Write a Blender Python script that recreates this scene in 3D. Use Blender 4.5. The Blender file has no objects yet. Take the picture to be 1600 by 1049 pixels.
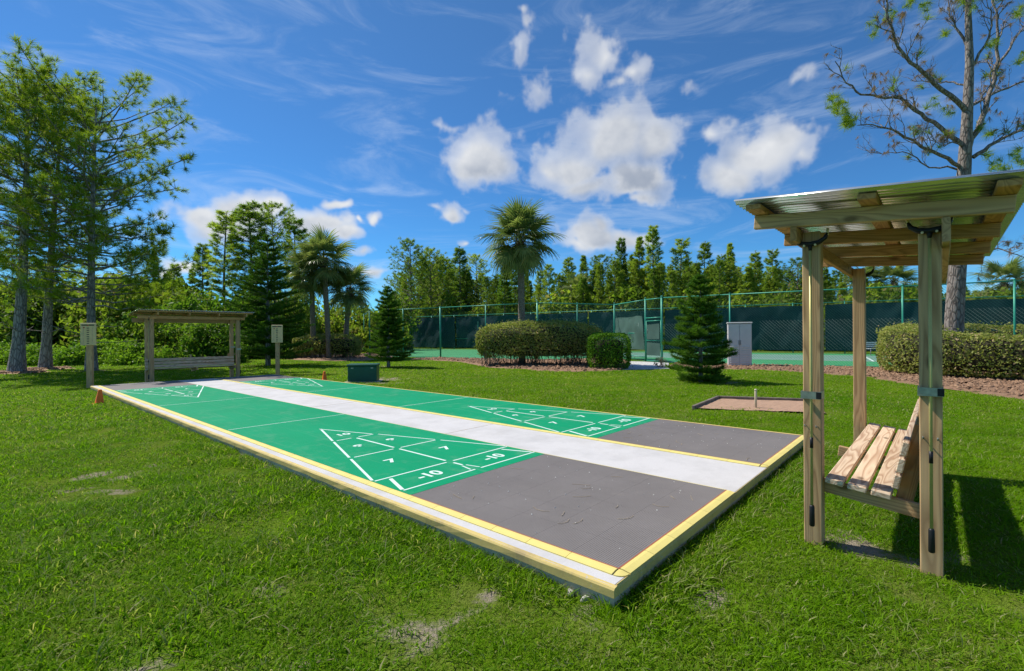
import bpy, math, random
import numpy as np
from mathutils import Vector, Matrix, Euler

R = math.radians
SC = bpy.context.scene
COL = SC.collection

# ------------------------------------------------------------------ camera, sky, sun, exposure
CAM_Z = 1.42
F_PX, W_PX, CY = 754.4, 1600.0, 524.3
ROLL = -0.0069
cam_d = bpy.data.cameras.new('camera')
cam_d.sensor_width = 36.0
cam_d.lens = F_PX / W_PX * 36.0
cam_d.clip_start, cam_d.clip_end = 0.05, 2000
cam = bpy.data.objects.new('camera', cam_d)
COL.objects.link(cam)
cam.matrix_world = Matrix.Translation((0, 0, CAM_Z)) @ Euler((R(90), 0, 0)).to_matrix().to_4x4() @ Matrix.Rotation(ROLL, 4, 'Z')
SC.camera = cam

SUN_EL = R(52)
SUN_H = Vector((-0.885, 0.465, 0)).normalized()          # horizontal direction towards the sun
SUN_V = Vector((SUN_H.x * math.cos(SUN_EL), SUN_H.y * math.cos(SUN_EL), math.sin(SUN_EL)))

EXPOSURE = 0.76
SKY_STRENGTH = 0.15
SUN_STRENGTH = 3.5

SC.view_settings.view_transform = 'Standard'
SC.view_settings.look = 'None'
SC.view_settings.exposure = EXPOSURE
SC.view_settings.gamma = 1.0
SC.view_settings.use_curve_mapping = False
SC.render.engine = 'CYCLES'
SC.cycles.max_bounces = 8
SC.cycles.transparent_max_bounces = 12
SC.cycles.caustics_reflective = False
SC.cycles.caustics_refractive = False


def px_dir(px, py):
    """direction of a picture point (photo pixels) in the world"""
    X, Y = px - 800.0, py - CY
    c, s = math.cos(ROLL), math.sin(ROLL)
    x = X * c + Y * s
    y = -X * s + Y * c
    return Vector((x / F_PX, 1.0, -y / F_PX))


def G(px, py, z=0.0):
    """the point at height z seen at that picture point"""
    d = px_dir(px, py)
    return d * ((z - CAM_Z) / d.z) + Vector((0, 0, CAM_Z))


def D(px, py, depth):
    return px_dir(px, py) * depth + Vector((0, 0, CAM_Z))


class NT:
    def __init__(self, tree):
        self.t = tree
        self.n = tree.nodes
        self.l = tree.links

    def new(self, typ, ins=None, **kw):
        n = self.n.new(typ)
        for k, v in kw.items():
            setattr(n, k, v)
        for k, v in (ins or {}).items():
            s = n.inputs[k]
            if isinstance(v, bpy.types.NodeSocket):
                self.l.new(v, s)
            else:
                s.default_value = v
        return n

    def math(self, op, a, b=0.0, c=0.0, clamp=False):
        n = self.new('ShaderNodeMath', {0: a, 1: b, 2: c}, operation=op, use_clamp=clamp)
        return n.outputs[0]

    def mix(self, fac, a, b, mode='MIX'):
        n = self.n.new('ShaderNodeMix')
        n.data_type = 'RGBA'
        n.blend_type = mode
        for idx, v in ((0, fac), (6, a), (7, b)):
            s = n.inputs[idx]
            if isinstance(v, bpy.types.NodeSocket):
                self.l.new(v, s)
            elif idx == 0:
                s.default_value = v
            else:
                s.default_value = (*v[:3], 1)
        return n.outputs[2]

    def noise(self, vec, scale, detail=4, rough=0.55, dist=0.0):
        n = self.new('ShaderNodeTexNoise', {'Scale': scale, 'Detail': detail, 'Roughness': rough, 'Distortion': dist})
        if vec is not None:
            self.l.new(vec, n.inputs['Vector'])
        return n.outputs['Fac']

    def ramp(self, fac, stops):
        n = self.n.new('ShaderNodeValToRGB')
        e = n.color_ramp.elements
        while len(e) < len(stops):
            e.new(0.5)
        for i, (p, c) in enumerate(stops):
            e[i].position = p
            e[i].color = (c, c, c, 1) if isinstance(c, (int, float)) else (*c[:3], 1)
        self.l.new(fac, n.inputs[0])
        return n.outputs[0]

    def rng(self, v, a, b, c=0.0, d=1.0, smooth=False):
        n = self.new('ShaderNodeMapRange', {'Value': v, 'From Min': a, 'From Max': b, 'To Min': c, 'To Max': d})
        if smooth:
            n.interpolation_type = 'SMOOTHSTEP'
        return n.outputs[0]


# ---- the sky: Nishita daylight with cumulus clouds and thin high cloud, all laid out by direction
def cloud_layer():
    """cumulus over the whole sky as tone and cover by azimuth and height (computed here, no file)"""
    rng = np.random.default_rng(3)
    W, H = 4096, 1024                                   # full circle by 0..90 degrees
    az = (np.arange(W) + .5) / W * 2 * np.pi - np.pi / 2   # from +Y towards +X
    el = (np.arange(H) + .5) / H * np.pi / 2
    AZ, EL = np.meshgrid(az.astype(np.float32), el.astype(np.float32))
    tabs = rng.random((10, 256, 256)).astype(np.float32)

    def vn(x, y, t):
        xi, yi = np.floor(x).astype(np.int32), np.floor(y).astype(np.int32)
        fx, fy = x - xi, y - yi
        fx, fy = fx * fx * fx * (fx * (fx * 6 - 15) + 10), fy * fy * fy * (fy * (fy * 6 - 15) + 10)
        xi, yi, xj, yj = xi & 255, yi & 255, (xi + 1) & 255, (yi + 1) & 255
        T = tabs[t]
        return (T[yi, xi] * (1 - fx) + T[yi, xj] * fx) * (1 - fy) + (T[yj, xi] * (1 - fx) + T[yj, xj] * fx) * fy

    def fb(x, y, o, t0=0, rough=.55, billow=False):
        s, a, n = 0, 1.0, 0
        c, d = math.cos(.6), math.sin(.6)
        for i in range(o):
            v = vn(x, y, (t0 + i) % 10)
            if billow:
                v = 1 - np.abs(2 * v - 1)
            s = s + a * v
            n += a
            a *= rough
            x, y = (x * c - y * d) * 2.03 + 11.7, (x * d + y * c) * 2.03 + 4.3
        return s / n
    wx = fb(AZ * 9, EL * 9, 4, 1) - .5
    wy = fb(AZ * 9 + 40, EL * 9 + 17, 4, 4) - .5
    A2, E2 = AZ + wx * .075, EL + wy * .060
    blobs = [(880, 262, 56, 42, 1), (955, 222, 62, 46, 1), (1020, 220, 46, 38, 1), (985, 284, 62, 38, 1), (905, 292, 60, 26, .9), (1000, 312, 40, 20, .8), (845, 268, 24, 36, .8),
             (1150, 270, 60, 38, .95), (1195, 236, 58, 46, 1), (1120, 200, 40, 30, .7), (1100, 276, 36, 18, .6), (1245, 246, 34, 24, .7),
             (745, 252, 48, 38, 1.1), (722, 268, 30, 24, .85), (930, 85, 40, 46, .72), (978, 122, 46, 36, .72), (910, 122, 38, 34, .68), (950, 142, 40, 18, .66),
             (835, 150, 40, 40, .56), (806, 90, 24, 50, .58), (816, 42, 24, 34, .60), (812, 12, 20, 14, .62), (888, 66, 16, 30, .45), (790, 160, 30, 20, .42),
             (928, 376, 54, 24, 1.1), (985, 378, 34, 20, .95), (900, 390, 42, 14, .8), (945, 357, 24, 16, .9),
             (315, 335, 46, 26, 1.1), (375, 330, 50, 24, 1.15), (425, 332, 36, 20, 1.0), (350, 352, 70, 22, 1.0),
             (500, 354, 44, 20, 1.1), (530, 370, 32, 14, 1.0), (470, 358, 30, 18, 1.0),
             (297, 412, 38, 14, 1.0), (270, 420, 30, 12, .9), (692, 332, 24, 18, .95), (668, 322, 18, 9, .6), (587, 350, 17, 11, .95), (515, 325, 28, 8, .9), (552, 350, 14, 8, .8),
             (585, 438, 26, 11, .8), (710, 378, 16, 8, .75), (570, 405, 22, 12, .7), (720, 322, 20, 9, .5),
             (700, 190, 70, 22, .44), (1075, 130, 50, 24, .46), (1240, 132, 60, 16, .46), (1060, 185, 40, 20, .42), (650, 215, 30, 14, .35)]
    lst = []
    for (px, py, rx, ry, wt) in blobs:
        v = px_dir(px, py).normalized()
        f = 1.0 / math.sqrt(1 + ((px - 800) / F_PX) ** 2)
        lst.append((math.atan2(v.x, v.y), math.asin(v.z), rx / F_PX * f * f, ry / F_PX * f, wt))
    rnd = random.Random(5)
    for _ in range(30):                                  # the sky goes on in the same manner outside the picture
        a, e0 = rnd.uniform(1.02, 5.2), rnd.uniform(.14, .85)
        for _k in range(rnd.randint(2, 4)):
            lst.append((a + rnd.uniform(-.09, .09), e0 + rnd.uniform(-.03, .03), rnd.uniform(.04, .10), rnd.uniform(.03, .055), rnd.uniform(.75, 1.05)))
    m = np.full(AZ.shape, -1.0, np.float32)
    for (a, e, ra, re, wt) in lst:
        c0 = int(((a - 3.5 * ra + np.pi / 2) % (2 * np.pi)) / (2 * np.pi) * W)
        n = int(7 * ra / (2 * np.pi) * W) + 2
        cols = (c0 + np.arange(n)) % W
        r0, r1 = max(0, int((e - 3.5 * re) / (np.pi / 2) * H)), min(H, int((e + 3.5 * re) / (np.pi / 2) * H) + 2)
        da = (A2[r0:r1][:, cols] - a + np.pi) % (2 * np.pi) - np.pi
        de = E2[r0:r1][:, cols] - e
        de = np.where(de < 0, de * 1.25, de)             # flatter undersides
        d = np.sqrt((da / ra) ** 2 + (de / re) ** 2)
        v = wt * 1.2 - .70 * d * (.55 + .45 * wt)
        sub = m[r0:r1][:, cols]
        mx = np.maximum(sub, v)
        k = .16
        m[r0:r1, cols] = mx + np.where(np.abs(sub - v) < k, (k - np.abs(sub - v)) ** 2 / (4 * k), 0)
    ss = lambda x, a, b: (lambda t: t * t * (3 - 2 * t))(np.clip((x - a) / (b - a), 0, 1))
    det = .58 * (fb(AZ * 26, EL * 26, 6, 2, .56) - .5) * 2.0 + .42 * (fb(AZ * 17 + 7, EL * 19, 6, 5, .58, True) - .62) * 1.6
    dens = m + det * .66
    ss = lambda x, a, b: (lambda t: t * t * (3 - 2 * t))(np.clip((x - a) / (b - a), 0, 1))
    alpha = ss(dens, .28, .66)
    body = np.clip(dens - .25, 0, 1.2)
    # light from the upper left, dimmed by the cloud it passes through
    tau = np.zeros_like(body)
    for k in (1, 2, 3, 5, 8, 12, 17, 23, 30):
        tau += np.roll(np.roll(np.minimum(body, .7), int(1.6 * k), 1), -int(2.9 * k), 0) * (.6 if k < 6 else 1.0)
    light = np.exp(-tau * .30)
    bil = fb(AZ * 11 + 3, EL * 14 + 8, 5, 6, .52)
    relief = np.clip(.5 + (bil - np.roll(np.roll(bil, 14, 1), -26, 0)) * 1.9, 0, 1)
    fine = np.clip(.5 + (det - np.roll(np.roll(det, 5, 1), -7, 0)) * .5, 0, 1)
    thick = ss(body, .15, .75)
    L = (1 - thick) * .78 + thick * (.10 + .62 * light + .50 * relief * (.35 + .65 * light)) + .16 * (fine - .5)
    L = np.clip(L, .04, 1)
    lo, hi = np.array([.20, .27, .40]), np.array([.95, .96, .97])
    rgb = lo + (hi - lo) * L[..., None]
    full = np.zeros((2 * H, W, 4), np.float32)
    full[H:, :, :3] = rgb
    full[H:, :, 3] = alpha * .97 * (.50 + .50 * ss(m, .50, .95))
    im = bpy.data.images.new('clouds', W, 2 * H, alpha=True, float_buffer=True, is_data=True)
    im.alpha_mode = 'CHANNEL_PACKED'
    im.pixels.foreach_set(full.ravel())
    im.update()
    return im


CLOUD_GAIN = 3.7
SKY_VALUE = 0.53


def build_world():
    w = bpy.data.worlds.new('World')
    SC.world = w
    w.use_nodes = True
    w.node_tree.nodes.clear()
    t = NT(w.node_tree)
    out = t.new('ShaderNodeOutputWorld')
    bg = t.new('ShaderNodeBackground', {'Strength': SKY_STRENGTH})
    t.l.new(bg.outputs[0], out.inputs[0])
    sky = t.new('ShaderNodeTexSky', sky_type='NISHITA', sun_disc=False, sun_elevation=SUN_EL,
                sun_rotation=math.atan2(SUN_H.x, SUN_H.y), altitude=20, air_density=0.85, dust_density=0.0, ozone_density=2.5)
    hs = t.new('ShaderNodeHueSaturation', {'Hue': 0.5, 'Saturation': 1.22, 'Value': SKY_VALUE, 'Fac': 1.0, 'Color': sky.outputs[0]})
    tc = t.new('ShaderNodeTexCoord')
    d = tc.outputs['Generated']
    sep = t.new('ShaderNodeSeparateXYZ', {0: d})
    az = t.math('ARCTAN2', sep.outputs[0], sep.outputs[1])
    el = t.math('ARCSINE', sep.outputs[2])
    ae = t.new('ShaderNodeCombineXYZ', {0: az, 1: el, 2: 0.0}).outputs[0]
    # thin cirrus streaks
    mp = t.new('ShaderNodeMapping', {'Vector': ae, 'Rotation': (0, 0, R(-16)), 'Scale': (2.2, 9.0, 1)})
    ci = t.noise(mp.outputs[0], 1.6, 7, 0.62, 1.2)
    ci = t.rng(ci, 0.46, 0.80, 0, 0.48, True)
    ci = t.math('MULTIPLY', ci, t.rng(el, 0.0, 0.75, 1.0, 0.35))
    low = t.mix(t.rng(el, 0.0, 0.62), (0.26, 0.74, 1.00), (0.96, 0.98, 1.0))
    blue = t.mix(1.0, hs.outputs[0], low, 'MULTIPLY')
    c = t.mix(ci, blue, (3.0, 3.4, 3.9))
    uv = t.new('ShaderNodeCombineXYZ', {0: t.math('MULTIPLY_ADD', az, 0.5 / math.pi, 0.25), 1: t.math('MULTIPLY_ADD', el, 1 / math.pi, 0.5), 2: 0.0}).outputs[0]
    env = t.new('ShaderNodeTexImage', {'Vector': uv}, image=cloud_layer(), interpolation='Cubic')
    gain = t.mix(1.0, env.outputs['Color'], (CLOUD_GAIN,) * 3, 'MULTIPLY')
    c = t.mix(env.outputs['Alpha'], c, gain)
    t.l.new(c, bg.inputs['Color'])
    w.cycles.sampling_method = 'MANUAL'
    w.cycles.sample_map_resolution = 1024


build_world()
sun_d = bpy.data.lights.new('sun', 'SUN')
sun_d.energy = SUN_STRENGTH
sun_d.angle = R(0.53)
sun_d.color = (1.0, 0.95, 0.86)
sun = bpy.data.objects.new('sun', sun_d)
COL.objects.link(sun)
sun.rotation_euler = SUN_V.to_track_quat('Z', 'Y').to_euler()


# ------------------------------------------------------------------ materials
def material(name):
    m = bpy.data.materials.new(name)
    m.use_nodes = True
    m.node_tree.nodes.clear()
    t = NT(m.node_tree)
    out = t.new('ShaderNodeOutputMaterial')
    b = t.new('ShaderNodeBsdfPrincipled', {'Roughness': 0.7, 'Specular IOR Level': 0.3})
    t.l.new(b.outputs[0], out.inputs[0])
    return m, t, b, out


def bump(t, b, h, strength=0.3, dist=0.01):
    n = t.new('ShaderNodeBump', {'Strength': strength, 'Distance': dist, 'Height': h})
    t.l.new(n.outputs[0], b.inputs['Normal'])


def plain(name, col, rough=0.6, metal=0.0, var=0.15, scale=6.0, bmp=0.0, spec=0.3):
    m, t, b, out = material(name)
    tc = t.new('ShaderNodeTexCoord').outputs['Object']
    n = t.noise(tc, scale, 5, 0.6)
    c = t.mix(t.rng(n, 0.3, 0.7), [x * (1 - var) for x in col], [min(1, x * (1 + var)) for x in col])
    t.l.new(c, b.inputs['Base Color'])
    b.inputs['Roughness'].default_value = rough
    b.inputs['Metallic'].default_value = metal
    b.inputs['Specular IOR Level'].default_value = spec
    if bmp:
        bump(t, b, t.noise(tc, scale * 8, 4, 0.6), bmp, 0.004)
    return m


def lumber(name, c_light, c_dark, grey, greyfac):
    """pressure-treated pine, grain along the board's own X axis"""
    m, t, b, out = material(name)
    tc = t.new('ShaderNodeTexCoord').outputs['Object']
    oi = t.new('ShaderNodeObjectInfo')
    off = t.new('ShaderNodeCombineXYZ', {0: t.math('MULTIPLY', oi.outputs['Random'], 37.0), 1: t.math('MULTIPLY', oi.outputs['Random'], 3.1), 2: t.math('MULTIPLY', oi.outputs['Random'], 1.7)}).outputs[0]
    p = t.new('ShaderNodeVectorMath', {0: tc, 1: off}, operation='ADD').outputs[0]
    st = t.new('ShaderNodeMapping', {'Vector': p, 'Scale': (0.9, 11.0, 11.0)}).outputs[0]
    dist = t.noise(st, 0.55, 2, 0.5, 0.3)
    # cathedral grain: contour lines of a stretched field
    ring = t.math('FRACT', t.math('MULTIPLY', dist, 19.0))
    ring = t.rng(ring, 0.0, 1.0, 0, 1)
    ringl = t.ramp(ring, [(0.0, 0.0), (0.30, 0.55), (0.60, 1.0), (0.85, 0.75), (1.0, 0.0)])
    fib = t.noise(t.new('ShaderNodeMapping', {'Vector': p, 'Scale': (3, 130, 130)}).outputs[0], 1.0, 3, 0.6)
    c = t.mix(ringl, c_dark, c_light)
    c = t.mix(t.rng(fib, 0.3, 0.75, 0.0, 0.35), c, [x * 0.62 for x in c_light])
    stain = t.noise(t.new('ShaderNodeMapping', {'Vector': p, 'Scale': (0.6, 3, 3)}).outputs[0], 2.0, 4, 0.6)
    c = t.mix(t.rng(stain, 0.35, 0.7, greyfac * 0.5, greyfac), c, grey)
    tint = t.rng(oi.outputs['Random'], 0, 1, 0.84, 1.12)
    c = t.mix(1.0, c, t.new('ShaderNodeCombineColor', {0: tint, 1: tint, 2: tint}).outputs[0], 'MULTIPLY')
    # knots
    vo = t.new('ShaderNodeTexVoronoi', {'Vector': t.new('ShaderNodeMapping', {'Vector': p, 'Scale': (2.2, 5.0, 5.0)}).outputs[0], 'Scale': 1.0, 'Randomness': 1.0})
    kn = t.rng(vo.outputs['Distance'], 0.05, 0.13, 0.75, 0.0)
    c = t.mix(kn, c, (0.10, 0.055, 0.022))
    t.l.new(c, b.inputs['Base Color'])
    b.inputs['Roughness'].default_value = 0.72
    bump(t, b, t.math('ADD', fib, t.math('MULTIPLY', ringl, 0.6)), 0.25, 0.002)
    return m


def leaf(name, c0, c1, trans=0.35, rough=0.5, c2=None, objvar=0.25):
    """thin foliage; every leaf or needle takes its own tone between c0 and c1"""
    m, t, b, out = material(name)
    g = t.new('ShaderNodeNewGeometry')
    oi = t.new('ShaderNodeObjectInfo')
    rp = g.outputs['Random Per Island']
    pos = t.noise(g.outputs['Position'], 0.9, 3, 0.6)
    f = t.math('ADD', t.math('MULTIPLY', rp, 0.55), t.rng(pos, 0.3, 0.7, 0.0, 0.45), 0, True)
    c = t.mix(f, c0, c1)
    if c2 is not None:
        c = t.mix(t.rng(t.math('FRACT', t.math('MULTIPLY', rp, 17.3)), 0.86, 0.95), c, c2)
    tint = t.rng(oi.outputs['Random'], 0, 1, 1 - objvar, 1 + objvar)
    c = t.mix(1.0, c, t.new('ShaderNodeCombineColor', {0: tint, 1: t.math('MULTIPLY_ADD', tint, 0.7, 0.3), 2: t.math('MULTIPLY_ADD', tint, 0.7, 0.3)}).outputs[0], 'MULTIPLY')
    t.l.new(c, b.inputs['Base Color'])
    b.inputs['Roughness'].default_value = rough
    b.inputs['Specular IOR Level'].default_value = 0.10
    tr = t.new('ShaderNodeBsdfTranslucent', {'Color': t.mix(1.0, c, (1.25, 1.35, 0.7), 'MULTIPLY')})
    mx = t.new('ShaderNodeMixShader', {0: trans, 1: b.outputs[0], 2: tr.outputs[0]})
    t.l.new(mx.outputs[0], out.inputs[0])
    return m


def bark(name, c0, c1, sx=9.0, sz=2.2):
    m, t, b, out = material(name)
    tc = t.new('ShaderNodeTexCoord').outputs['Object']
    mp = t.new('ShaderNodeMapping', {'Vector': tc, 'Scale': (sx, sx, sz)}).outputs[0]
    vo = t.new('ShaderNodeTexVoronoi', {'Vector': mp, 'Scale': 1.3, 'Randomness': 1.0}, feature='DISTANCE_TO_EDGE')
    n = t.noise(mp, 2.2, 6, 0.65)
    crack = t.rng(vo.outputs['Distance'], 0.0, 0.16)
    f = t.math('MULTIPLY', crack, t.rng(n, 0.25, 0.7))
    c = t.mix(f, c0, c1)
    t.l.new(c, b.inputs['Base Color'])
    b.inputs['Roughness'].default_value = 0.9
    bump(t, b, t.math('ADD', crack, n), 0.7, 0.02)
    return m


M = {}
M['lumber'] = lumber('weathered_lumber', (0.62, 0.395, 0.185), (0.29, 0.15, 0.055), (0.44, 0.325, 0.20), 0.38)
M['lumber_seat'] = lumber('seat_lumber', (0.74, 0.56, 0.38), (0.36, 0.18, 0.085), (0.54, 0.47, 0.38), 0.25)
M['lumber_rafter'] = lumber('rafter_lumber', (0.58, 0.32, 0.11), (0.33, 0.155, 0.045), (0.30, 0.23, 0.14), 0.20)
M['needle_a'] = leaf('pine_needles', (0.095, 0.165, 0.012), (0.32, 0.42, 0.035), 0.55, 0.5, (0.34, 0.33, 0.07))
M['needle_far'] = leaf('far_pine_needles', (0.105, 0.190, 0.022), (0.31, 0.41, 0.050), 0.60, 0.55, (0.30, 0.26, 0.08), 0.45)
M['needle_brown'] = leaf('dry_pine_needles', (0.20, 0.12, 0.06), (0.42, 0.28, 0.17), 0.3, 0.7)
M['needle_norfolk'] = leaf('norfolk_foliage', (0.024, 0.080, 0.010), (0.11, 0.215, 0.020), 0.36, 0.5)
M['shrub'] = leaf('shrub_leaves', (0.055, 0.14, 0.012), (0.19, 0.31, 0.03), 0.45, 0.5, (0.20, 0.24, 0.06))
M['shrub_bright'] = leaf('bright_shrub_leaves', (0.09, 0.20, 0.015), (0.26, 0.40, 0.04), 0.45, 0.5)
M['wood_leaf'] = leaf('woodland_leaves', (0.075, 0.135, 0.014), (0.25, 0.33, 0.04), 0.55, 0.55, (0.19, 0.17, 0.07), 0.35)
M['hedge'] = leaf('hedge_leaves', (0.105, 0.165, 0.028), (0.46, 0.45, 0.13), 0.38, 0.45, (0.46, 0.35, 0.19), 0.1)
M['hedge_bright'] = leaf('box_hedge_leaves', (0.045, 0.15, 0.010), (0.17, 0.31, 0.02), 0.35, 0.45, None, 0.1)
M['hedge_core'] = plain('hedge_twigs', (0.030, 0.028, 0.014), 0.95, 0, 0.3)  # shade inside the hedges, put into a near-black colour
M['palm'] = leaf('palm_fronds', (0.075, 0.125, 0.035), (0.27, 0.31, 0.115), 0.40, 0.30, (0.44, 0.34, 0.14), 0.35)
M['palm_dry'] = plain('dry_frond_bases', (0.16, 0.10, 0.05), 0.9, 0, 0.4, 12)
M['bark_pine'] = bark('pine_bark', (0.11, 0.095, 0.085), (0.47, 0.42, 0.38))
M['bark_light'] = bark('pale_pine_bark', (0.095, 0.076, 0.066), (0.36, 0.31, 0.275), 8.0, 2.6)
M['bark_palm'] = bark('palm_bark', (0.13, 0.10, 0.075), (0.33, 0.28, 0.22), 5.0, 14.0)
M['bark_far'] = bark('far_bark', (0.10, 0.08, 0.065), (0.30, 0.25, 0.21), 5.0, 1.2)
M['yellow'] = plain('yellow_edging_plastic', (0.66, 0.56, 0.185), 0.6, 0, 0.06, 5, 0, .15)
M['orange'] = plain('cone_orange', (0.95, 0.185, 0.015), 0.45, 0, 0.06, 9)
M['white'] = plain('white_paint', (0.62, 0.74, 0.68), 0.6, 0, 0.05, 14)
M['galv'] = plain('corrugated_metal', (0.70, 0.70, 0.66), 0.25, 0.78, 0.14, 2.5)
M['black'] = plain('black_rubber', (0.012, 0.012, 0.013), 0.45, 0, 0.2, 20)
M['cue_yellow'] = plain('cue_shaft', (0.50, 0.44, 0.16), 0.35, 0.2, 0.1, 12)
M['cream'] = plain('cream_plastic', (0.66, 0.58, 0.36), 0.5, 0, 0.05)
M['steel'] = plain('strap_steel', (0.34, 0.35, 0.30), 0.4, 0.7, 0.25, 20)
M['fence_green'] = plain('green_fence_coating', (0.030, 0.27, 0.18), 0.4, 0.1, 0.12, 4)
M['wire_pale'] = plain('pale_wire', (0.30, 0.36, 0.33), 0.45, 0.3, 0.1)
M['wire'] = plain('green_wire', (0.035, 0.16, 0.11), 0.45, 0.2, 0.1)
M['resin'] = plain('grey_resin', (0.60, 0.58, 0.57), 0.5, 0, 0.05, 3)
M['resin_dark'] = plain('dark_resin', (0.22, 0.22, 0.24), 0.5, 0, 0.05, 3)
M['box_green'] = plain('utility_box_green', (0.012, 0.085, 0.055), 0.4, 0, 0.15, 3)
M['sign'] = plain('score_board_paint', (0.70, 0.52, 0.26), 0.6, 0, 0.08, 8)
M['ink'] = plain('dark_print', (0.03, 0.025, 0.03), 0.6, 0, 0.1)
M['red'] = plain('red_marker', (0.45, 0.03, 0.02), 0.5, 0, 0.1)
M['old_timber'] = plain('old_timber', (0.17, 0.14, 0.11), 0.9, 0, 0.35, 9, 0.5)
M['joint_red'] = plain('red_brown_edge', (0.36, 0.10, 0.05), 0.7, 0, 0.2)
M['pale_stick'] = plain('pale_stake', (0.60, 0.52, 0.36), 0.7, 0, 0.15, 14)
M['speck'] = plain('pale_litter', (0.75, 0.73, 0.66), 0.8, 0, 0.2)
M['needle_litter'] = plain('needle_litter', (0.42, 0.33, 0.22), 0.8, 0, 0.2)
M['stone'] = plain('broken_concrete', (0.44, 0.42, 0.38), 0.9, 0, 0.25, 14, 0.5)


def m_concrete(name, col, stain, joint=None):
    m, t, b, out = material(name)
    tc = t.new('ShaderNodeTexCoord').outputs['Object']
    n = t.noise(tc, 2.2, 6, 0.65)
    n2 = t.noise(tc, 60, 3, 0.6)
    c = t.mix(t.rng(n, 0.42, 0.75), col, stain)
    c = t.mix(t.rng(n2, 0.4, 0.8, 0, 0.35), c, [x * 0.75 for x in col])
    c = t.mix(t.rng(t.noise(tc, 0.9, 7, 0.72), 0.52, 0.74, 0, 0.45), c, [col[0] * .66, col[1] * .62, col[2] * .56])
    t.l.new(c, b.inputs['Base Color'])
    b.inputs['Roughness'].default_value = 0.85
    bump(t, b, t.math('ADD', n2, n), 0.25, 0.003)
    return m


M['concrete'] = m_concrete('pale_concrete', (0.55, 0.535, 0.53), (0.43, 0.42, 0.415))
M['concrete_dirty'] = m_concrete('dirty_concrete_side', (0.56, 0.48, 0.37), (0.33, 0.26, 0.17))


def m_edgepaint():
    m, t, b, out = material('worn_yellow_paint')
    tc = t.new('ShaderNodeTexCoord').outputs['Object']
    n = t.noise(tc, 5, 7, 0.7)
    c = t.mix(t.rng(n, 0.5, 0.68), (0.56, 0.43, 0.15), (0.38, 0.29, 0.13))
    c = t.mix(t.rng(t.noise(tc, 31, 4, 0.7), 0.62, 0.72), c, (0.45, 0.42, 0.35))
    t.l.new(c, b.inputs['Base Color'])
    bump(t, b, n, 0.4, 0.006)
    return m


M['edge_paint'] = m_edgepaint()


def m_surface(name, c0, c1, px=0.0125):
    """interlocking sports tile plastic: a fine open grid"""
    m, t, b, out = material(name)
    tc = t.new('ShaderNodeTexCoord').outputs['Object']
    n = t.noise(tc, 1.1, 5, 0.6)
    c = t.mix(t.rng(n, 0.3, 0.7), c0, c1)
    dust = t.noise(tc, 3.2, 7, 0.7)
    c = t.mix(t.rng(dust, 0.52, 0.78, 0, 0.16), c, (0.42, 0.42, 0.38))
    trk = t.noise(t.new('ShaderNodeMapping', {'Vector': tc, 'Scale': (9.0, 0.45, 1.0)}).outputs[0], 1.6, 6, 0.7)
    c = t.mix(t.rng(trk, 0.55, 0.80, 0, 0.18), c, (0.30, 0.36, 0.31))
    sp = t.noise(tc, 130, 2, 0.6)
    c = t.mix(t.rng(sp, 0.68, 0.8, 0, 0.25), c, (0.3, 0.4, 0.33))
    t.l.new(c, b.inputs['Base Color'])
    b.inputs['Roughness'].default_value = 0.65
    b.inputs['Specular IOR Level'].default_value = 0.10
    sep = t.new('ShaderNodeSeparateXYZ', {0: tc})
    gx = t.math('PINGPONG', sep.outputs[0], px)
    gy = t.math('PINGPONG', sep.outputs[1], px)
    h = t.math('MULTIPLY', t.math('MINIMUM', gx, gy), 1 / px)
    bump(t, b, h, 0.25, 0.002)
    return m


M['court_green'] = m_surface('green_sports_tile', (0.000, 0.245, 0.105), (0.001, 0.275, 0.120))
def m_tile(name, c0, c1):
    m, t, b, out = material(name)
    P = t.new('ShaderNodeNewGeometry').outputs['Position']
    n = t.noise(P, 1.3, 6, 0.65)
    c = t.mix(t.rng(n, 0.3, 0.7), c0, c1)
    c = t.mix(t.rng(t.noise(P, 6.0, 6, 0.7), 0.55, 0.8, 0, 0.22), c, (0.30, 0.27, 0.24))
    c = t.mix(t.rng(t.noise(P, 150, 2, 0.6), 0.66, 0.8, 0, 0.3), c, (0.34, 0.32, 0.29))
    t.l.new(c, b.inputs['Base Color'])
    b.inputs['Roughness'].default_value = 0.7
    b.inputs['Specular IOR Level'].default_value = 0.12
    return m


M['tile_grey'] = m_tile('grey_sports_tile', (0.170, 0.155, 0.148), (0.208, 0.190, 0.182))
M['tennis_green'] = plain('tennis_surround_green', (0.045, 0.25, 0.095), 0.7, 0, 0.08, 0.4)
M['tennis_play'] = plain('tennis_playing_surface', (0.13, 0.25, 0.19), 0.7, 0, 0.08, 0.4)


def m_screen():
    m, t, b, out = material('windscreen_cloth')
    tc = t.new('ShaderNodeTexCoord').outputs['Object']
    n = t.noise(tc, 0.7, 4, 0.6)
    c = t.mix(t.rng(n, 0.3, 0.7), (0.004, 0.030, 0.036), (0.008, 0.048, 0.052))
    # small worn holes and dust
    c = t.mix(t.rng(t.noise(tc, 4.0, 5, 0.7), 0.63, 0.72, 0, 0.5), c, (0.03, 0.10, 0.10))
    t.l.new(c, b.inputs['Base Color'])
    b.inputs['Roughness'].default_value = 0.75
    return m


M['screen'] = m_screen()
M['screen_grey'] = plain('faded_windscreen_cloth', (0.050, 0.110, 0.090), 0.8, 0, 0.2, 1.0)


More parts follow.
